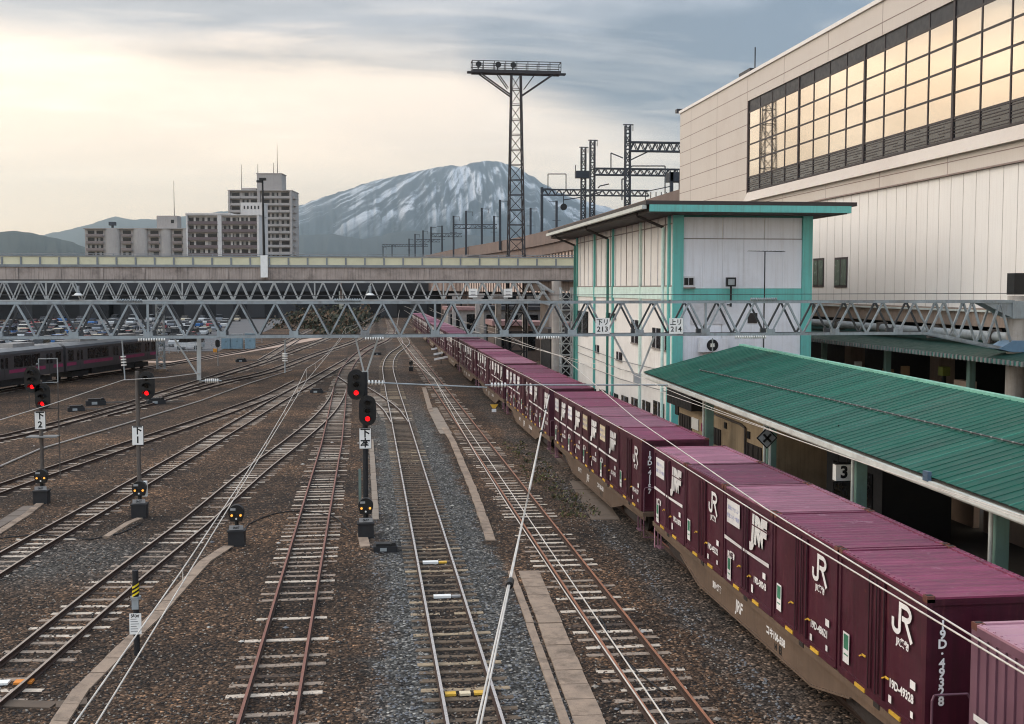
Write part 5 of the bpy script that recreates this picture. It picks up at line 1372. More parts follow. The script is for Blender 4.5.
MT = [(205, 262), (250, 232), (275, 219), (300, 206), (330, 196), (352, 189.5), (366, 184), (376, 181.5), (400, 176.5), (420, 172), (440, 168), (452, 166.5), (462, 167.5), (474, 164), (486, 162), (496, 162.5), (506, 165), (516, 168), (530, 176), (545, 185.5), (560, 194), (575, 199), (600, 206), (650, 222), (720, 250)]
ridge('mountain', MT, 17000, 6500, 1800, snow_mat(), 420, 70, .16, 10, seed=2, jag=1.1)
M_hill = mat('far_hill', (62, 66, 66), .95, var=.3, scale=.002, gamt=0, spec=.1)
ridge('hills', [(-60, 250), (30, 238), (60, 231.5), (85, 226), (105, 219.5), (118, 216), (132, 219.5), (150, 219), (170, 219.5), (195, 214), (225, 211), (255, 209), (300, 212), (360, 226), (420, 255)], 17500, 5000, 1500, M_hill, 160, 24, .12, 12, seed=7)
ridge('foothills', [(250, 250), (275, 240), (300, 235.6), (333, 234.3), (350, 237), (363, 239.5), (380, 236), (393, 232.8), (413, 231), (440, 233), (480, 236), (540, 240), (620, 252)], 11000, 3000, 1500, M_hill, 140, 20, .1, 14, seed=3)
ridge('hill', [(-260, 240), (-120, 228), (-40, 232), (0, 232.5), (14, 231), (30, 232.5), (50, 237), (70, 241), (84, 246.5), (100, 252), (130, 262)], 6500, 2000, 1000, mat('near_hill', (44, 50, 48), .95, var=.35, scale=.006, gamt=0, spec=.1), 140, 20, .12, 14, seed=11)
# air
hb = MB(); hb.box((-24000, -3000, GZ - 1.1), (24000, 21500, 1990), M_asp)
hz = hb.build('haze', fix=True); hz['kind'] = 'stuff'; hm = bpy.data.materials.new('haze_air'); hm.use_nodes = True; nt = hm.node_tree; nt.nodes.clear()
vo = nt.nodes.new('ShaderNodeVolumePrincipled'); vo.inputs['Color'].default_value = (.68, .88, 1.0, 1); vo.inputs['Density'].default_value = 7.0e-5; vo.inputs['Anisotropy'].default_value = .7
mo = nt.nodes.new('ShaderNodeOutputMaterial'); nt.links.new(vo.outputs[0], mo.inputs['Volume'])
hz.data.materials.clear(); hz.data.materials.append(hm)
# ---------------------------------------------------------------- platform and canopy
M_plat = mat('platform_asphalt', (96, 92, 88), .9, var=.2, scale=.6, gamt=.4)
M_edge = mat('platform_edge', (170, 160, 150), .85, gamt=.4)
pl = MB(); pl.box((12.45, -6, GZ - .2), (21.6, 100, 1.05), M_plat); pl.box((12.40, -6, .85), (12.9, 100, 1.075), M_edge); pl.box((13.3, -6, 1.0), (13.6, 100, 1.08), M_yel); struct(pl.build('platform'))
M_grn = mat('green_roof', (8, 76, 60), .45, var=.2, scale=.5, grime=(12, 62, 50), gamt=.5, spec=.3)
def sheet_streaks(m):
    """each roof sheet weathers differently: narrow bands that run down the slope"""
    nt = m.node_tree; hh = N(nt); b = nt.nodes['Principled BSDF']; src = b.inputs['Base Color'].links[0].from_socket
    geo = hh.n('ShaderNodeNewGeometry')
    a_ = noise(hh, mapping(hh, geo.outputs['Position'], (.10, 1.7, .10)), 1, 6, .8)
    b_ = noise(hh, mapping(hh, geo.outputs['Position'], (.6, .9, .6)), 1, 6, .7, 1.0)
    o_ = hh.mix(1, src, hh.ramp(a_, [(.3, .62), (.5, 1), (.72, 1.5)]), 'MULTIPLY')
    o_ = hh.mix(hh.ramp(b_, [(.58, 0), (.72, .22)]), o_, lin((84, 126, 112)))
    hh.l(o_, b.inputs['Base Color'])
M_grn2 = mat('green_roof_dull', (22, 94, 76), .5, var=.16, scale=.5, grime=(26, 84, 68), gamt=.5, spec=.5)
sheet_streaks(M_grn); sheet_streaks(M_grn2)
M_teal = mat('teal_paint', (104, 182, 174), .5, var=.1, scale=.8, grime=(92, 84, 62), gamt=.3, streak=.35)
M_post = mat('teal_post', (112, 142, 132), .5, var=.15, scale=1, gamt=.4, streak=.3)
M_fas = mat('eave_white', (196, 198, 190), .6, var=.15, scale=1.2, grime=(120, 112, 100), gamt=.45)
M_wood = mat('eave_underside', (70, 64, 60), .8, gamt=.3)
EX, RX, FX = 12.95, 17.57, 21.9; CY0, CY1 = 4.0, 52.9; GR = .0147
EZY = lambda y: 4.45 + GR * (y - 21.6)
RZY = lambda y: 5.76 + GR * (y - 29.2)
EZ, RZ = EZY(40), RZY(40); sl_ = (RZ - EZ) / (RX - EX)
FZY = lambda y: RZY(y) - (FX - RX) * sl_
t = thing('platform_canopy', 'long green corrugated platform canopy roof on teal posts beside the container train', 'platform canopy')
m = MB()
def slope(x0, z0, x1, z1, dz, mat_, flip):
    m.add([(x0, CY0, z0(CY0) + dz), (x1, CY0, z1(CY0) + dz), (x1, CY1, z1(CY1) + dz), (x0, CY1, z0(CY1) + dz)], [(0, 1, 2, 3)], mat_)
EO = lambda y: EZY(y) - .12 * sl_
slope(EX - .12, EO, RX, RZY, 0, M_grn, 0); slope(EX - .12, EO, RX, RZY, -.05, M_wood, 1)
slope(FX, FZY, RX, RZY, 0, M_grn, 0); slope(FX, FZY, RX, RZY, -.05, M_wood, 1)
y = CY0; k = 0
while y < CY1:
    w = .024 + .007 * ((k * 7) % 3); mm = M_grn2 if (k * 13) % 7 < 2 else M_grn
    for xa_, fa in ((EX - .13, EO), (FX, FZY)):
        vs = []
        for x_, z_ in ((xa_, fa(y)), (RX, RZY(y))):
            vs += [(x_, y - w, z_ - .006), (x_, y - w * .6, z_ + .016), (x_, y + w * .6, z_ + .016), (x_, y + w, z_ - .006)]
        m.add(vs, [(0, 4, 5, 1), (1, 5, 6, 2), (2, 6, 7, 3), (0, 1, 2, 3), (7, 6, 5, 4)], mm)
    y += .36; k += 1
m.build('roof', t)
def along(mb, x0, x1, f, za, zb, mat_, y0=CY0, y1=CY1):
    mb.add([(x0, y0, f(y0) + za), (x1, y0, f(y0) + za), (x1, y1, f(y1) + za), (x0, y1, f(y1) + za), (x0, y0, f(y0) + zb), (x1, y0, f(y0) + zb), (x1, y1, f(y1) + zb), (x0, y1, f(y1) + zb)], BOXF, mat_)
m = MB(); along(m, RX - .11, RX + .11, RZY, -.03, .05, mat('ridge_pale', (120, 176, 156), .5, gamt=.3)); m.build('ridge_cap', t)
m = MB(); along(m, EX - .02, EX + .06, EZY, -.36, -.12, M_fas); along(m, EX - .2, EX - .03, EZY, -.26, -.12, M_fas); m.build('gutter', t)
m = MB(); along(m, EX + .065, EX + .2, EZY, -.34, -.06, M_wood); m.build('eave_board', t)
for k in range(5):
    y = 16.2 + k * 7.2; ez = EZY(y)
    m = MB(); m.box((EX + .55, y - .14, 1.05), (EX + .85, y + .14, ez + .1), M_post); m.box((EX + .5, y - .2, 1.05), (EX + .9, y + .2, 1.25), M_post); m.build('post', t)
    m = MB(); m.cyl((EX + .44, y - .1, 1.05), (EX + .44, y - .1, ez + .05), .05, M_fas, 8); m.build('downpipe', t)
    m = MB(); m.box((EX + .21, y - .08, ez - .22), (RX + 2, y + .08, ez - .06), M_wood); m.build('beam', t)
    m = MB(); m.box((20.2, y - .14, 1.05), (20.5, y + .14, ez + .1), M_post); m.build('post', t)
m = MB(); q = on_x(930, 472, EX - .1); m.box((q.x - .12, q.y - .12, q.z - .2), (q.x - .02, q.y + .12, q.z + .02), mat('drain_box', (72, 92, 110), .6)); m.build('drain_box', t)
m = MB(); cpts = [on_x(x_, y_, xx) for x_, y_, xx in ((700, 364, 14.3), (760, 384, 14.6), (850, 416, 14.9), (1023, 476, 15.2))]
cpts = [(p.x, p.y, EZY(p.y) + (p.x - EX) * sl_ + .06) for p in cpts]; m.tube(cpts, .024, M_wire_d, 5)
n = 60
for k in range(n):
    f = k / n * (len(cpts) - 1); i = int(f); p = Vector(cpts[i]).lerp(Vector(cpts[i + 1]), f - i); f2 = f + .18 * (len(cpts) - 1) / n; q = Vector(cpts[i]).lerp(Vector(cpts[i + 1]), f2 - i); m.cyl(p, q, .027, M_pole_g, 5)
tag(m.build('roof_cable'), 'dark cable with pale wraps running along the green canopy roof', 'cable')

# beige room on the platform
M_bei = mat('beige_wall', (178, 156, 126), .85, var=.18, scale=.8, grime=(104, 86, 66), gamt=.5, streak=.5)
M_louv = mat('louvre_dark', (52, 46, 44), .7, gamt=.2)
BX = 14.5
t = thing('platform_room', 'beige plastered room under the canopy with dark louvred openings', 'platform building')
ya = on_x(764, 440, BX).y
m = MB(); m.box((BX, ya, 1.05), (19.5, CY1 - .2, EZY(ya) + .3), M_bei); m.build('wall', t)
def onw(px0, py0, px1, py1, mat_, name, th=.05, nsl=0):
    a_ = on_x(px0, py0, BX); b_ = on_x(px1, py1, BX); z0_, z1_ = sorted((a_.z, on_x(px0, py1, BX).z)); m = MB()
    m.box((BX - th, b_.y, z0_), (BX + .02, a_.y, z1_), mat_)
    for k in range(nsl): y_ = b_.y + (a_.y - b_.y) * (k + .5) / nsl; m.box((BX - th - .02, y_ - .03, z0_), (BX - th, y_ + .03, z1_), M_sig)
    m.build(name, t)
onw(676, 404, 679, 414, M_sig, 'vent'); onw(680, 412.5, 692, 425, M_louv, 'window', nsl=5); onw(692.5, 417, 699, 428, M_plate, 'notice_board'); onw(702, 423, 704, 431, M_pink, 'poster')
onw(709, 425, 721, 441, M_louv, 'door', nsl=4); onw(725, 422, 727, 428, M_sig, 'vent'); onw(748, 431, 750.5, 438, M_sig, 'vent'); onw(747, 442, 762, 456, M_louv, 'window', nsl=3)
m = MB(); a_ = on_x(672, 394, BX - .3); b_ = on_x(697, 400, BX - .3); m.box((BX - .55, b_.y, b_.z - .5), (BX - .06, a_.y, b_.z + .35), M_sig); m.build('awning', t)
m = MB(); m.tube([on_x(697, 407, BX - .06), on_x(740, 424, BX - .06), on_x(745, 428, BX - .06), on_x(745, 456, BX - .06)], .05, M_pole, 6); m.build('pipe', t)
# things on the platform
M_bw = mat('back_wall', (196, 170, 150), .85, gamt=.3, scale=.5)
t = thing('platform_wall', 'beige panelled back wall under the green canopy', 'wall')
for k in range(5): m = MB(); m.box((19.4, 10 + k * 6.2, 1.05), (19.6, 15.6 + k * 6.2, 3.6), M_bw); m.build('panel', t)
m = MB(); m.box((19.38, 8, 3.6), (19.62, 41, 4.6), M_sig); m.build('lintel', t)
def kiosk(x, y, w, d, hh, lab, mm=M_base):
    t = thing('platform_kiosk', lab, 'kiosk', (x, y, 1.05)); m = MB(); m.box((0, 0, 0), (w, d, hh - .15), mm); m.build('body', t); m = MB(); m.box((-.1, -.1, hh - .15), (w + .1, d + .1, hh), M_sig); m.build('roof', t); m = MB(); m.box((-.03, d * .15, .9), (-.002, d * .85, hh - .4), M_glass_d); m.build('window', t)
kiosk(15.2, 32.5, 2.2, 4.2, 2.5, 'dark kiosk under the canopy beyond the number 3 sign')
kiosk(15.8, 20, 1.6, 3.2, 1.4, 'low dark counter on the platform behind the number 3 sign post', mat('kiosk_brown', (60, 50, 44), .7))
for k in range(3):
    t = thing('platform_bench', f'grey bench on the platform, {ORD[k]} counting from the number 3 sign', 'bench', (18.2, 27 - k * 4.5, 1.05), group='benches under the canopy')
    m = MB(); m.box((-.25, -.9, .40), (.25, .9, .46), M_pole_g); m.build('seat', t); m = MB(); m.box((.25, -.9, .5), (.31, .9, .9), M_pole_g); m.build('backrest', t)
    for y_ in (-.7, .7): m = MB(); m.box((-.2, y_ - .04, 0), (.2, y_ + .04, .40), M_sig); m.build('leg', t)
q = on_x(842.5, 472, 13.75)
t = thing('platform_number_sign', 'white box sign with a black number 3 hanging under the canopy', 'sign', (q.x, q.y, q.z))
m = MB(); m.box((-.25, -.12, -.24), (.25, .12, .24), M_plate); m.box((-.27, -.13, .24), (.27, .13, .28), M_sig); m.box((-.27, -.13, -.28), (.27, .13, -.24), M_sig)
m.build('sign_box', t); m = MB(); decal(m, text_geo('3', .48, 0, .02), M_ink, basis((0, -.124, 0), (1, 0, 0), (0, 0, 1))); m.build('numeral', t)
for x_ in (-.15, .15): m = MB(); m.bar((x_, 0, .28), (x_, 0, EZ - q.z + .1), .03, .03, M_sig); m.build('hanger', t)
q = on_x(767, 438, 13.15)
t = thing('diamond_sign', 'grey diamond shaped sign with a black cross at the canopy edge', 'sign', (q.x, q.y, q.z))
m = MB(); s = .36; dm = [(0, s), (s, 0), (0, -s), (-s, 0)]; m.prism(dm, 1, 0, .03, M_ink); m.prism([(a_ * .84, b_ * .84) for a_, b_ in dm], 1, -.006, .01, M_galv); m.build('board', t)
m = MB(); m.bar((-.13, -.012, -.13), (.13, -.012, .13), .07, .07, M_ink, (0, 1, 0)); m.bar((-.13, -.012, .13), (.13, -.012, -.13), .07, .07, M_ink, (0, 1, 0)); m.build('cross', t)
m = MB(); m.bar((.12, .04, -1.6), (.12, .04, .75), .06, .06, M_fas); m.build('post', t)

# ---------------------------------------------------------------- white building with teal frame
M_wp = mat('white_cladding', (222, 223, 228), .6, var=.06, scale=.5, grime=(168, 160, 154), gamt=.3, streak=.35)
M_ww = mat('white_wall', (226, 222, 216), .65, var=.07, scale=.5, grime=(160, 148, 138), gamt=.3, streak=.3)
M_mint = mat('mint_band', (206, 228, 218), .6, var=.08, gamt=.25, streak=.3)
M_teald = mat('teal_dark', (52, 116, 106), .55, gamt=.3, streak=.2)
M_roofd = mat('roof_edge_dark', (62, 56, 54), .7, var=.2, gamt=.3)
M_seam = mat('panel_seam', (196, 194, 196), .7, gamt=.1)
M_seam_d = mat('panel_seam_dark', (140, 132, 126), .7, gamt=.2)
BY = 59.6; B0 = on_y(672, 320, BY).x; B1 = on_y(810.5, 320, BY).x
BYE = on_x(576.5, 300, B0).y
zN = lambda y, x=740: on_y(x, y, BY).z
zroof = zN(210)
t = thing('station_office', 'white clad station building with teal frame and a wide flat overhanging roof', 'building')
m = MB(); m.box((B0 + .02, BY + .02, 1.05), (B1 - .02, BYE, zroof), M_ww); m.build('wall', t)
PXW = lambda p: on_y(p, 300, BY).x
# near face
m = MB()
for p0, p1 in ((672, 682.3), (800.8, 810.5)): m.box((PXW(p0), BY - .18, 1.05), (PXW(p1), BY + .019, zroof), M_teal)
m.box((PXW(682.3), BY - .10, zN(300.5)), (PXW(800.8), BY + .018, zN(288.5)), M_teal); m.box((PXW(682.3), BY - .08, zN(217.5)), (PXW(800.8), BY + .018, zroof - .002), M_teald); m.build('frame', t)  # top beam in darker teal, the eave's shade put into its colour
m = MB()
xs = [682.4, 721.8, 763.2, 800.7]
for k in range(3):
    m.box((PXW(xs[k]) + .03, BY - .05, zN(238.4)), (PXW(xs[k + 1]) - .03, BY + .017, zN(217.6)), M_wp)
    mid_ = (xs[k] + xs[k + 1]) / 2
    for p0, p1 in ((xs[k], mid_), (mid_, xs[k + 1])): m.box((PXW(p0) + .004, BY - .05, zN(288.3)), (PXW(p1) - .004, BY + .017, zN(239.4)), M_wp)
    m.box((PXW(xs[k]) + .02, BY - .045, zN(360)), (PXW(xs[k + 1]) - .02, BY + .016, zN(300.7)), M_wp)
m.box((PXW(682.4), BY - .03, zN(239.5)), (PXW(800.7), BY + .0155, zN(238.3)), M_seam_d); m.build('cladding', t)
m = MB(); m.box((PXW(682.5), BY - .16, zN(287)), (PXW(693.5), BY - .03, zN(276.5)), M_seam)
for p0, p1 in ((683.2, 687.3), (688, 692.3)): m.box((PXW(p0), BY - .18, zN(285)), (PXW(p1), BY - .15, zN(278)), M_glass_d)
m.box((PXW(682.3), BY - .3, zN(288.4)), (PXW(693.8), BY - .03, zN(287.1)), M_seam_d); m.build('window', t)
m = MB(); m.box((PXW(747.5), BY - .09, zN(323)), (PXW(757), BY - .03, zN(313)), M_louv); m.build('vent', t)
m = MB(); m.box((PXW(690), BY - .08, zN(324)), (PXW(725), BY - .04, zN(303)), M_seam); m.build('hatch', t)
# long face towards the tracks
YL = lambda p, py=300: on_x(p, py, B0).y
m = MB()
pil = [577.5, 595, 613.5, 641, 669.5]
for p in pil: y_ = YL(p); m.box((B0 - .12, y_ - .10, 1.05), (B0 + .018, y_ + .10, zroof - .01), M_mint if p in (641,) else M_teal)
m.build('pilaster', t)
zb_ = on_x(640, 287, B0).z; zc2 = on_x(640, 298.5, B0).z
m = MB(); m.box((B0 - .07, BY + .02, zc2), (B0 + .017, BYE, zb_), M_mint); m.build('mint_band', t)
m = MB()
n = 18
for k in range(n + 1):
    y_ = BY + (BYE - BY) * k / n; m.box((B0 - .02, y_ - .022, zb_ + .02), (B0 + .016, y_ + .022, zroof - .01), M_seam_d if k % 3 == 1 else M_seam)
for zz_ in (zb_ + 3.3, zb_ + .02): m.box((B0 - .035, BY, zz_), (B0 + .0155, BYE, zz_ + .06), M_seam_d)
m.build('cladding_seam', t)
for p0, p1, y0, y1 in ((632, 639, 320, 343), (606.5, 616, 313, 318), (653, 661, 328, 348), (664, 667, 332, 350), (578, 588, 311, 334), (585, 589, 384, 394), (591, 596, 388, 399), (600, 607, 390, 402), (611, 618, 393, 406), (622, 628, 396, 408), (632, 638, 398, 411), (643, 650, 401, 415), (654, 664, 402, 416), (596, 599, 345, 352), (617, 622, 352, 360)):
    a_ = on_x(p0, y0, B0); b_ = on_x(p1, y1, B0); m = MB()
    za_, zb2_ = on_x((p0 + p1) / 2, y0, B0).z, on_x((p0 + p1) / 2, y1, B0).z
    m.box((B0 - .05, b_.y, zb2_), (B0 + .01, a_.y, za_), M_glass_d); m.box((B0 - .09, b_.y - .05, zb2_ - .08), (B0 + .009, a_.y + .05, zb2_ - .002), M_seam_d); m.box((B0 - .07, (a_.y + b_.y) / 2 - .05, zb2_), (B0 - .052, (a_.y + b_.y) / 2 + .05, za_), M_seam); m.build('window', t)
for k, p in enumerate((578.5, 612, 668)):
    m = MB(); y_ = YL(p); m.cyl((B0 - .3, y_, 1.05), (B0 - .3, y_, zroof - .9), .09, M_teald if k < 2 else M_mint, 8); m.tube([(B0 - .3, y_, zroof - .9), (B0 - 1.7, y_ - .2, zroof - .35), (B0 - 1.9, y_ - .2, zroof - .1)], .08, M_roofd, 6); m.build('downpipe', t)
m = MB()
for k, (py0, py1) in enumerate(((345, 372), (352, 382), (362, 392))): m.tube([on_x(577, py0, B0 - .25), on_x(620, (py0 + py1) / 2 + 2, B0 - .25), on_x(668, py1, B0 - .25)], .025, M_pole_g, 5)
m.build('wall_cable', t)
# roof
R0 = on_y(646, 205, BY - 2.0).x; R1 = on_y(857, 205, BY - 2.0).x; RE = on_x(548, 232, R0).y
zr = lambda y: on_y(750, y, BY - 2.0).z
m = MB(); m.box((R0, BY - 2.0, zr(205.2)), (R1, RE, zr(201.3)), M_roofd); m.box((R0 + .2, BY - 1.95, zr(213.3)), (R1 - .5, RE - .3, zr(205.3)), M_wood)
m.box((R0 + .19, BY - 2.01, zr(212.2)), (R1 - .3, BY - 1.94, zr(205.3)), M_teal); m.box((R1 - .32, BY - 1.93, zr(212.2)), (R1 - .26, RE, zr(205.3)), M_teal)
m.build('roof', t)
m = MB(); m.box((R0 - .18, BY - 1.9, zr(209.5)), (R0 + .05, RE - .1, zr(205.6)), M_fas); m.build('gutter', t)
# wall fittings
q = on_y(713, 345, BY - .45); t = thing('air_conditioner', 'white outdoor air conditioner with round grille on the white wall above the green roof', 'air conditioner', (q.x, q.y, q.z))
m = MB(); m.box((-.75, -.22, -.36), (.75, .3, .36), M_wp); m.build('casing', t)
m = MB(); m.cyl((-.1, -.221, 0), (-.1, -.26, 0), .31, M_sig, 20); m.cyl((-.1, -.262, 0), (-.1, -.275, 0), .1, M_plate, 12); m.build('fan_grille', t)
m = MB(); m.bar((-.6, -.1, -.38), (-.6, .42, -.38), .06, .04, M_galv); m.bar((.6, -.1, -.38), (.6, .42, -.38), .06, .04, M_galv); m.bar((-.1, -.1, -.37), (-.1, -.1, -.9), .05, .05, M_galv); m.build('bracket', t)
q = on_y(731, 282, BY - .6); t = thing('wall_floodlight', 'square black floodlight on a short post against the teal beam', 'floodlight', (q.x, q.y, q.z))
m = MB(); m.box((-.26, -.06, -.24), (.26, .1, .24), M_sig); m.box((-.17, -.075, -.15), (.17, -.058, .15), M_galv); m.build('lamp_head', t)
m = MB(); m.cyl((0, 0, -.24), (0, 0, -1.3), .06, M_sig, 8); m.bar((0, 0, -1.2), (0, .6, -1.2), .06, .06, M_sig); m.build('post', t)
q = on_y(765, 252, BY - 1.0); t = thing('tv_antenna', 'thin television antenna mast standing on the green canopy ridge', 'antenna', (q.x, q.y, q.z))
zg = 1.05 - q.z
m = MB(); m.cyl((0, 0, .05), (0, 0, zg), .03, M_sig, 6)
for a_ in (0, 2.1, 4.2): m.cyl((0, 0, zg + .7), (.35 * math.cos(a_), .35 * math.sin(a_), zg), .025, M_sig, 5)
m.build('mast', t); m = MB(); m.bar((-.9, 0, .05), (1.1, 0, .02), .03, .03, M_sig)
for k in range(9): m.bar((-.85 + k * .22, -.35, .05), (-.85 + k * .22, .35, .05), .012, .012, M_sig)
m.build('aerial', t)

# ---------------------------------------------------------------- terminal building with the mirrored window band
M_clad = mat('terminal_cladding', (202, 191, 180), .6, var=.06, scale=.12, grime=(168, 146, 132), gamt=.3, streak=.2)
M_clad2 = mat('terminal_white', (230, 224, 217), .6, var=.05, scale=.12, grime=(196, 182, 172), gamt=.2, streak=.25)
M_joint = mat('cladding_joint', (140, 122, 114), .7, gamt=0)
M_frame = mat('window_frame_dark', (58, 50, 50), .5, gamt=.1)
M_bandg = mat('dark_band_glass', (30, 30, 34), .08, gamt=0, spec=.9)
M_band = mat('dark_panel', (34, 34, 40), .4, gamt=.1)
mg, hg, bgl = newmat('mirror_glass')
bgl.inputs['Base Color'].default_value = (.90, .78, .62, 1); gp_ = hg.n('ShaderNodeNewGeometry'); gn_ = noise(hg, mapping(hg, gp_.outputs['Position'], (.37, .12, .20)), .5, 2, .5)
hg.l(hg.ramp(gn_, [(.3, (.70, .60, .49)), (.5, (.80, .71, .60)), (.7, (.88, .81, .72))]), bgl.inputs['Base Color'])  # drifting tint puts uneven sky reflections into the glass colour
bgl.inputs['Metallic'].default_value = 1; bgl.inputs['Roughness'].default_value = .03
nb = noise(hg, None, .35, 2, .5); bp = hg.n('ShaderNodeBump'); bp.inputs['Strength'].default_value = .012; bp.inputs['Distance'].default_value = .05; hg.l(nb, bp.inputs['Height']); hg.l(bp.outputs[0], bgl.inputs['Normal'])
TXW = 30.0; TYE = on_x(680, 150, TXW).y; TY0 = 8.0
zw = lambda p, y: on_x(p, y, TXW).z
z_top = zw(750, 70.5) if False else CAMZ + 16.95; z_wt, z_wb = 23.55, 16.45; z_ledge = 15.6; z_mid = 14.7; z_bot = 7.8
t = thing('rail_terminal', 'huge beige clad station terminal with a mirrored window band along its flank', 'station building')
TX1 = 70
m = MB(); m.box((TXW + .5, TY0, z_bot), (TX1, TYE, z_top - .3), M_clad2); m.build('core_wall', t)
YW1 = on_x(747, 150, TXW).y
# upper cladding round the opening
m = MB()
m.box((TXW, YW1, z_ledge), (TXW + .52, TYE + .01, z_top - .25), M_clad)
m.box((TXW + .003, TY0, z_wt), (TXW + .51, YW1, z_top - .25), M_clad)
m.prism([(TXW - .28, z_ledge), (TXW + .5, z_ledge), (TXW + .5, z_wb), (TXW + .04, z_wb - .1)], 1, TY0, YW1 - .004, M_clad)
m.box((TXW + .002, TY0, z_mid), (TXW + .512, TYE + .008, z_ledge - .002), M_clad)
m.build('upper_cladding', t)
m = MB(); m.box((TXW - .12, TY0, z_top - .25), (TX1, TYE + .15, z_top), M_clad2); m.build('roof', t)
m = MB()
z = z_top - 1.5
while z > z_mid + .2:
    if z > z_wt + .3: m.box((TXW - .006, TY0, z), (TXW + .1, TYE, z + .05), M_joint)
    elif z > z_ledge: m.box((TXW - .006, YW1, z), (TXW + .1, TYE, z + .05), M_joint)
    else: m.box((TXW - .004, TY0, z), (TXW + .1, TYE, z + .05), M_joint)
    z -= 1.28
m.box((TXW - .02, TY0, z_mid - .08), (TXW + .4, TYE, z_mid - .002), M_joint)
y = TY0 + 1
while y < TYE:
    z0_ = z_wt + .02 if y < YW1 else z_ledge
    m.box((TXW - .005, y - .02, z0_), (TXW + .1, y + .02, z_top - .26), M_joint); m.box((TXW - .003, y - .02, z_mid), (TXW + .1, y + .02, z_ledge - .01), M_joint); y += 8.05
m.build('cladding_joint', t)
M_joint2 = mat('lower_joint', (194, 185, 178), .7, gamt=0)
m = MB(); m.box((TXW + .15, TY0, z_bot), (TXW + .48, TYE, z_mid - .09), M_clad2)
y = TY0 + .4
while y < TYE: m.box((TXW + .138, y - .02, z_bot), (TXW + .3, y + .02, z_mid - .09), M_joint2); y += 1.25
m.build('lower_cladding', t)
# window band: frame, panes, dark spandrels
pitch = 2.70; nW = int((YW1 - TY0) / pitch)
rows_ = [z_wb, 17.55, 18.83, 20.11, 21.39, 22.67, z_wt]
for k in range(nW):
    y1 = YW1 - k * pitch; y0 = y1 - pitch
    if y0 < TY0: break
    m = MB()
    for r_ in range(1, 5): m.box((TXW + .115, y0 + .05, rows_[r_] + .05), (TXW + .3, y1 - .05, rows_[r_ + 1] - .05), mg)
    m.build('window_pane', t)
    m = MB(); m.box((TXW + .11, y0 + .04, rows_[5] + .05), (TXW + .3, y1 - .04, rows_[6]), M_band); m.build('spandrel', t)
    m = MB(); m.box((TXW + .13, y0 + .04, rows_[0]), (TXW + .3, y1 - .04, rows_[1] - .05), M_bandg)
    for j in range(6): zz_ = rows_[0] + .12 + j * .16; m.box((TXW + .10, y0 + (.1 if (k + j) % 3 else .9), zz_), (TXW + .129, y1 - (.1 if (k * 2 + j) % 4 else 1.2), zz_ + .04), M_frame)
    m.build('louvre_panel', t)
m = MB()
for r_ in range(0, 7): m.box((TXW + .085 + (.01 if r_ % 5 else 0), YW1 - nW * pitch, rows_[r_] - .06), (TXW + .31, YW1, rows_[r_] + .06), M_frame)
m.build('transom', t)
m = MB()
for k in range(nW + 1):
    y = YW1 - k * pitch; big_ = (k % 4 == 0); w = .10 if big_ else .05
    m.box((TXW + (.05 if big_ else .08), y - w, z_wb - .04), (TXW + .315, y + w, z_wt + .04), M_frame)
m.build('mullion', t)
for p0, p1, y0_, y1_ in ((813.6, 823.5, 258.6, 287), (835, 847, 257.7, 287.5)):
    a_ = on_x(p0, y0_, TXW + .13); b_ = on_x(p1, y1_, TXW + .13); m = MB(); m.box((TXW + .10, b_.y, b_.z), (TXW + .2, a_.y, a_.z), M_frame)
    n = 2
    for k in range(n): ya_ = b_.y + (a_.y - b_.y) * k / n; yb_ = b_.y + (a_.y - b_.y) * (k + 1) / n; m.box((TXW + .085, ya_ + .12, b_.z + .15), (TXW + .12, yb_ - .06, a_.z - .15), mat('green_glass', (84, 98, 86), .2, gamt=0) if (k == 0 and p0 < 820) else bpy.data.materials['green_glass'])
    m.build('window', t)
m = MB(); q = on_x(741, 82, TXW + 1); m.box((q.x, q.y - 2.2, z_top), (q.x + 1.5, q.y + .6, z_top + .9), M_band); m.bar((q.x + .5, q.y - 2, z_top), (q.x + .5, q.y - 2, z_top + 2.6), .08, .08, M_band); m.build('rooftop_unit', t)
q = on_x(681, 110, TXW + .5); m = MB(); m.box((q.x - .6, q.y - .8, z_top), (q.x + .4, q.y - .1, z_top + .35), M_band); m.build('rooftop_light', t)
# underside: concrete beam, pipe, second canopy and platform
M_beam = mat('beam_concrete', (150, 132, 118), .9, var=.2, scale=.6, grime=(100, 84, 74), gamt=.5, streak=.5)
m = MB(); m.box((TXW + .1, TY0, 6.9), (TXW + 1.2, TYE, z_bot - .01), M_beam); m.box((TXW - .05, TY0, 7.62), (TXW + .09, TYE, 7.72), M_fas)
for k in range(14): m.box((TXW + .03, 12 + k * 7, 6.9), (TXW + .099, 12.5 + k * 7, z_bot - .2), M_beam)
m.build('concrete_beam', t)
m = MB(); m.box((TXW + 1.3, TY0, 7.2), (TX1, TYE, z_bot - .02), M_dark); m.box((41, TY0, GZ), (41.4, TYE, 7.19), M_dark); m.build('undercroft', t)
for k in range(8): m = MB(); m.box((TXW + 2.2, 14 + k * 12, GZ), (TXW + 3.2, 15 + k * 12, 7.19), M_beam); m.build('column', t)
t = thing('far_platform_canopy', 'low green corrugated canopy edge beneath the beige terminal', 'platform canopy')
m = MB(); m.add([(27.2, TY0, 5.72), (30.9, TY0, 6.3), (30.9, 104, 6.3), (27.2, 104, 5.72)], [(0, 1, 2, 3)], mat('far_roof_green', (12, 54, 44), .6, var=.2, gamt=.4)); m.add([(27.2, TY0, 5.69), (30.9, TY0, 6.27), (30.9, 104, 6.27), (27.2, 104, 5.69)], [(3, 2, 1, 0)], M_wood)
m.build('roof', t)
m = MB(); y = TY0
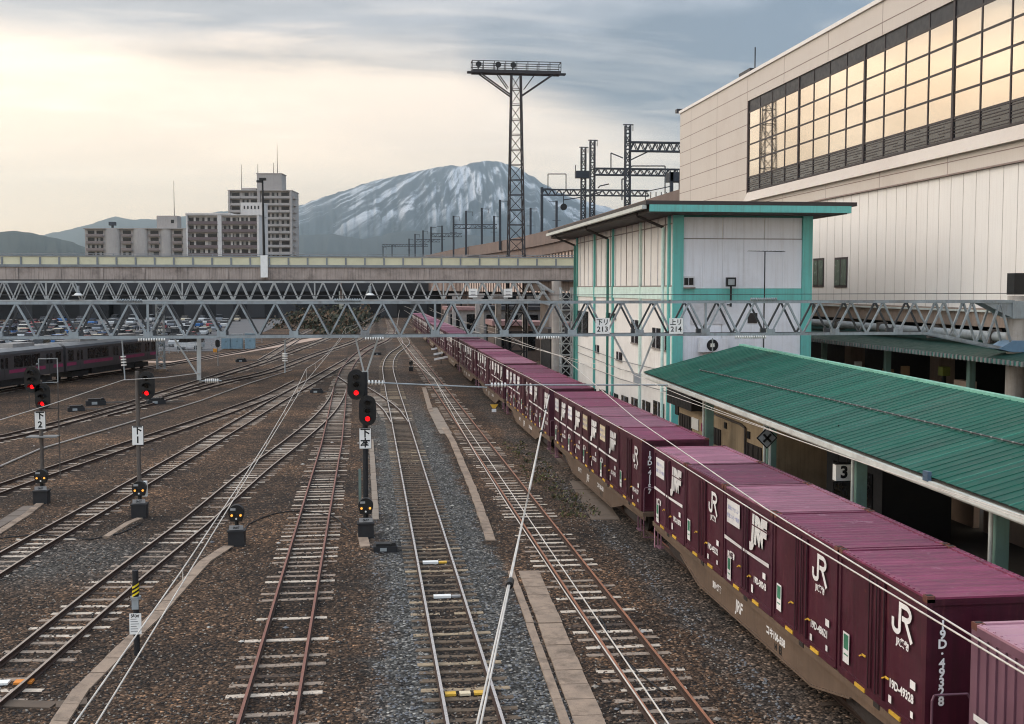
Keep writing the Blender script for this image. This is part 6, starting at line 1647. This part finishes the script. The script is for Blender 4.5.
while y < 104: m.box((27.12, y, 5.5), (27.2, y + .14, 5.72), M_pole_g); y += .36
m.box((27.18, TY0, 5.52), (27.22, 104, 5.7), M_teald); m.build('fascia', t)
for k in range(9): m = MB(); m.box((28.6, 16 + k * 9, 1.05), (28.9, 16.3 + k * 9, 5.9), M_post); m.build('post', t)
q = on_x(855, 331, 29.2); t = thing('duct_pipe', 'fat silver pipe running along the beam under the terminal', 'pipe')
m = MB(); m.cyl((29.3, 30, 6.52), (29.3, 82, 6.52), .24, M_galv, 14); m.build('pipe', t)
for k in range(9): m = MB(); m.box((29.0, 33 + k * 6, 6.2), (29.6, 33.2 + k * 6, 6.85), M_pole); m.build('pipe_clamp', t)
pl = MB(); pl.box((26.0, -6, GZ - .2), (40.9, 104, 1.05), M_plat); pl.box((25.95, -6, .9), (26.5, 104, 1.08), M_edge); struct(pl.build('platform'))
M_och = mat('ochre_post', (150, 120, 84), .7, gamt=.3)
for k, (p_, y_, w_, h2, mm, lab) in enumerate(((743, 358, 3, 10, M_plate, 'small white post on the shaded platform beside the teal corner column'), (858, 366, 4, 9, M_plate, 'small white notice post on the shaded platform below the silver pipe'), (888, 372, 12, 6, M_och, 'tan crate stack on the shaded platform'), (905, 372, 5, 12, M_och, 'tan pillar box on the shaded platform'), (944, 371, 10, 9, mat('sign_olive', (120, 128, 54), .6), 'olive green sign board on the shaded platform'), (965, 384, 30, 7, M_bw, 'long brown bench seat on the shaded platform'))):
    q = on_x(p_, y_ + h2 / 2, 29.8); dep = (q - CAM).dot(FW); w = w_ * dep / F; hh = h2 * dep / F
    t = thing('platform_fixture', lab, 'platform fixture', (q.x, q.y, 1.05), group='fixtures on the shaded platform')
    zt_ = on_x(p_, y_ - h2 / 2, 29.8).z - 1.05
    m = MB(); m.box((-.2, -w / 2, max(.1, zt_ - hh)), (.2, w / 2, zt_), mm); m.build('board', t); m = MB(); m.box((-.08, -.08, 0), (.08, .08, max(.1, zt_ - hh)), M_sig); m.build('post', t)

# low clutter between the train and the viaduct, under the road bridge
M_pinkroof = mat('rusty_roof', (150, 116, 112), .8, var=.2, gamt=.4)
def shed(x0, y0, x1, y1, hh, lab, wm, rm):
    t = thing('trackside_shed', lab, 'shed', (x0, y0, GZ), group='sheds beyond the container train'); m = MB(); m.box((.1, .1, 0), (x1 - x0 - .1, y1 - y0 - .1, hh - .3), wm); m.build('wall', t)
    m = MB(); m.prism([(-.2, hh - .3), (x1 - x0 + .2, hh - .3), (x1 - x0 + .2, hh), (-.2, hh + .35)], 1, -.3, y1 - y0 + .3, rm); m.build('roof', t)
    m = MB(); n = max(1, int((x1 - x0) / 3))
    for k in range(n): m.box((.5 + k * 3, .02, 1.2), (2.2 + k * 3, .12, hh - 1), M_glass_d)
    m.build('window', t)
shed(15.5, 142, 26, 150, 4.6, 'low brown shed with a dull pink roof beyond the road bridge', mat('shed_brown', (104, 88, 78), .8), M_pinkroof)
shed(17, 170, 34, 180, 6.0, 'grey shed behind the dull pink roofed one', mat('shed_grey', (120, 116, 112), .8), M_ware)
shed(14.5, 210, 30, 222, 5.2, 'pale shed farthest along the container train', mat('shed_pale', (150, 142, 136), .8), M_pinkroof)
shed(16, 101, 24, 107, 5.0, 'dark shed beside the bridge pier and the white building', M_base, M_roofd)
for k, (x_, y_) in enumerate(((14.5, 128), (17.5, 128), (15.0, 158), (18, 160), (14.2, 190), (19, 196), (21.5, 140))):
    m = MB(); m.box((x_ - .3, y_ - .3, GZ), (x_ + .3, y_ + .3, 7.5), M_cpost); m.box((x_ - .9, y_ - .35, 7.5), (x_ + .9, y_ + .35, 7.9), M_cpost)
    tag(m.build('concrete_pole'), f'concrete line pole beyond the road bridge, {ORD[k]} one on the platform side', 'pole', 'poles beyond the road bridge')
g = at(566, 372, 93); t = thing('lattice_column', 'dark lattice column squeezed between bridge pier and white building', 'steel column', (g.x, g.y, GZ))
m = MB(); lattice_mast(m, (0, 0, 0), 9.0, .9, .9, M_tr2, .9, .1, .07); m.build('mast', t)
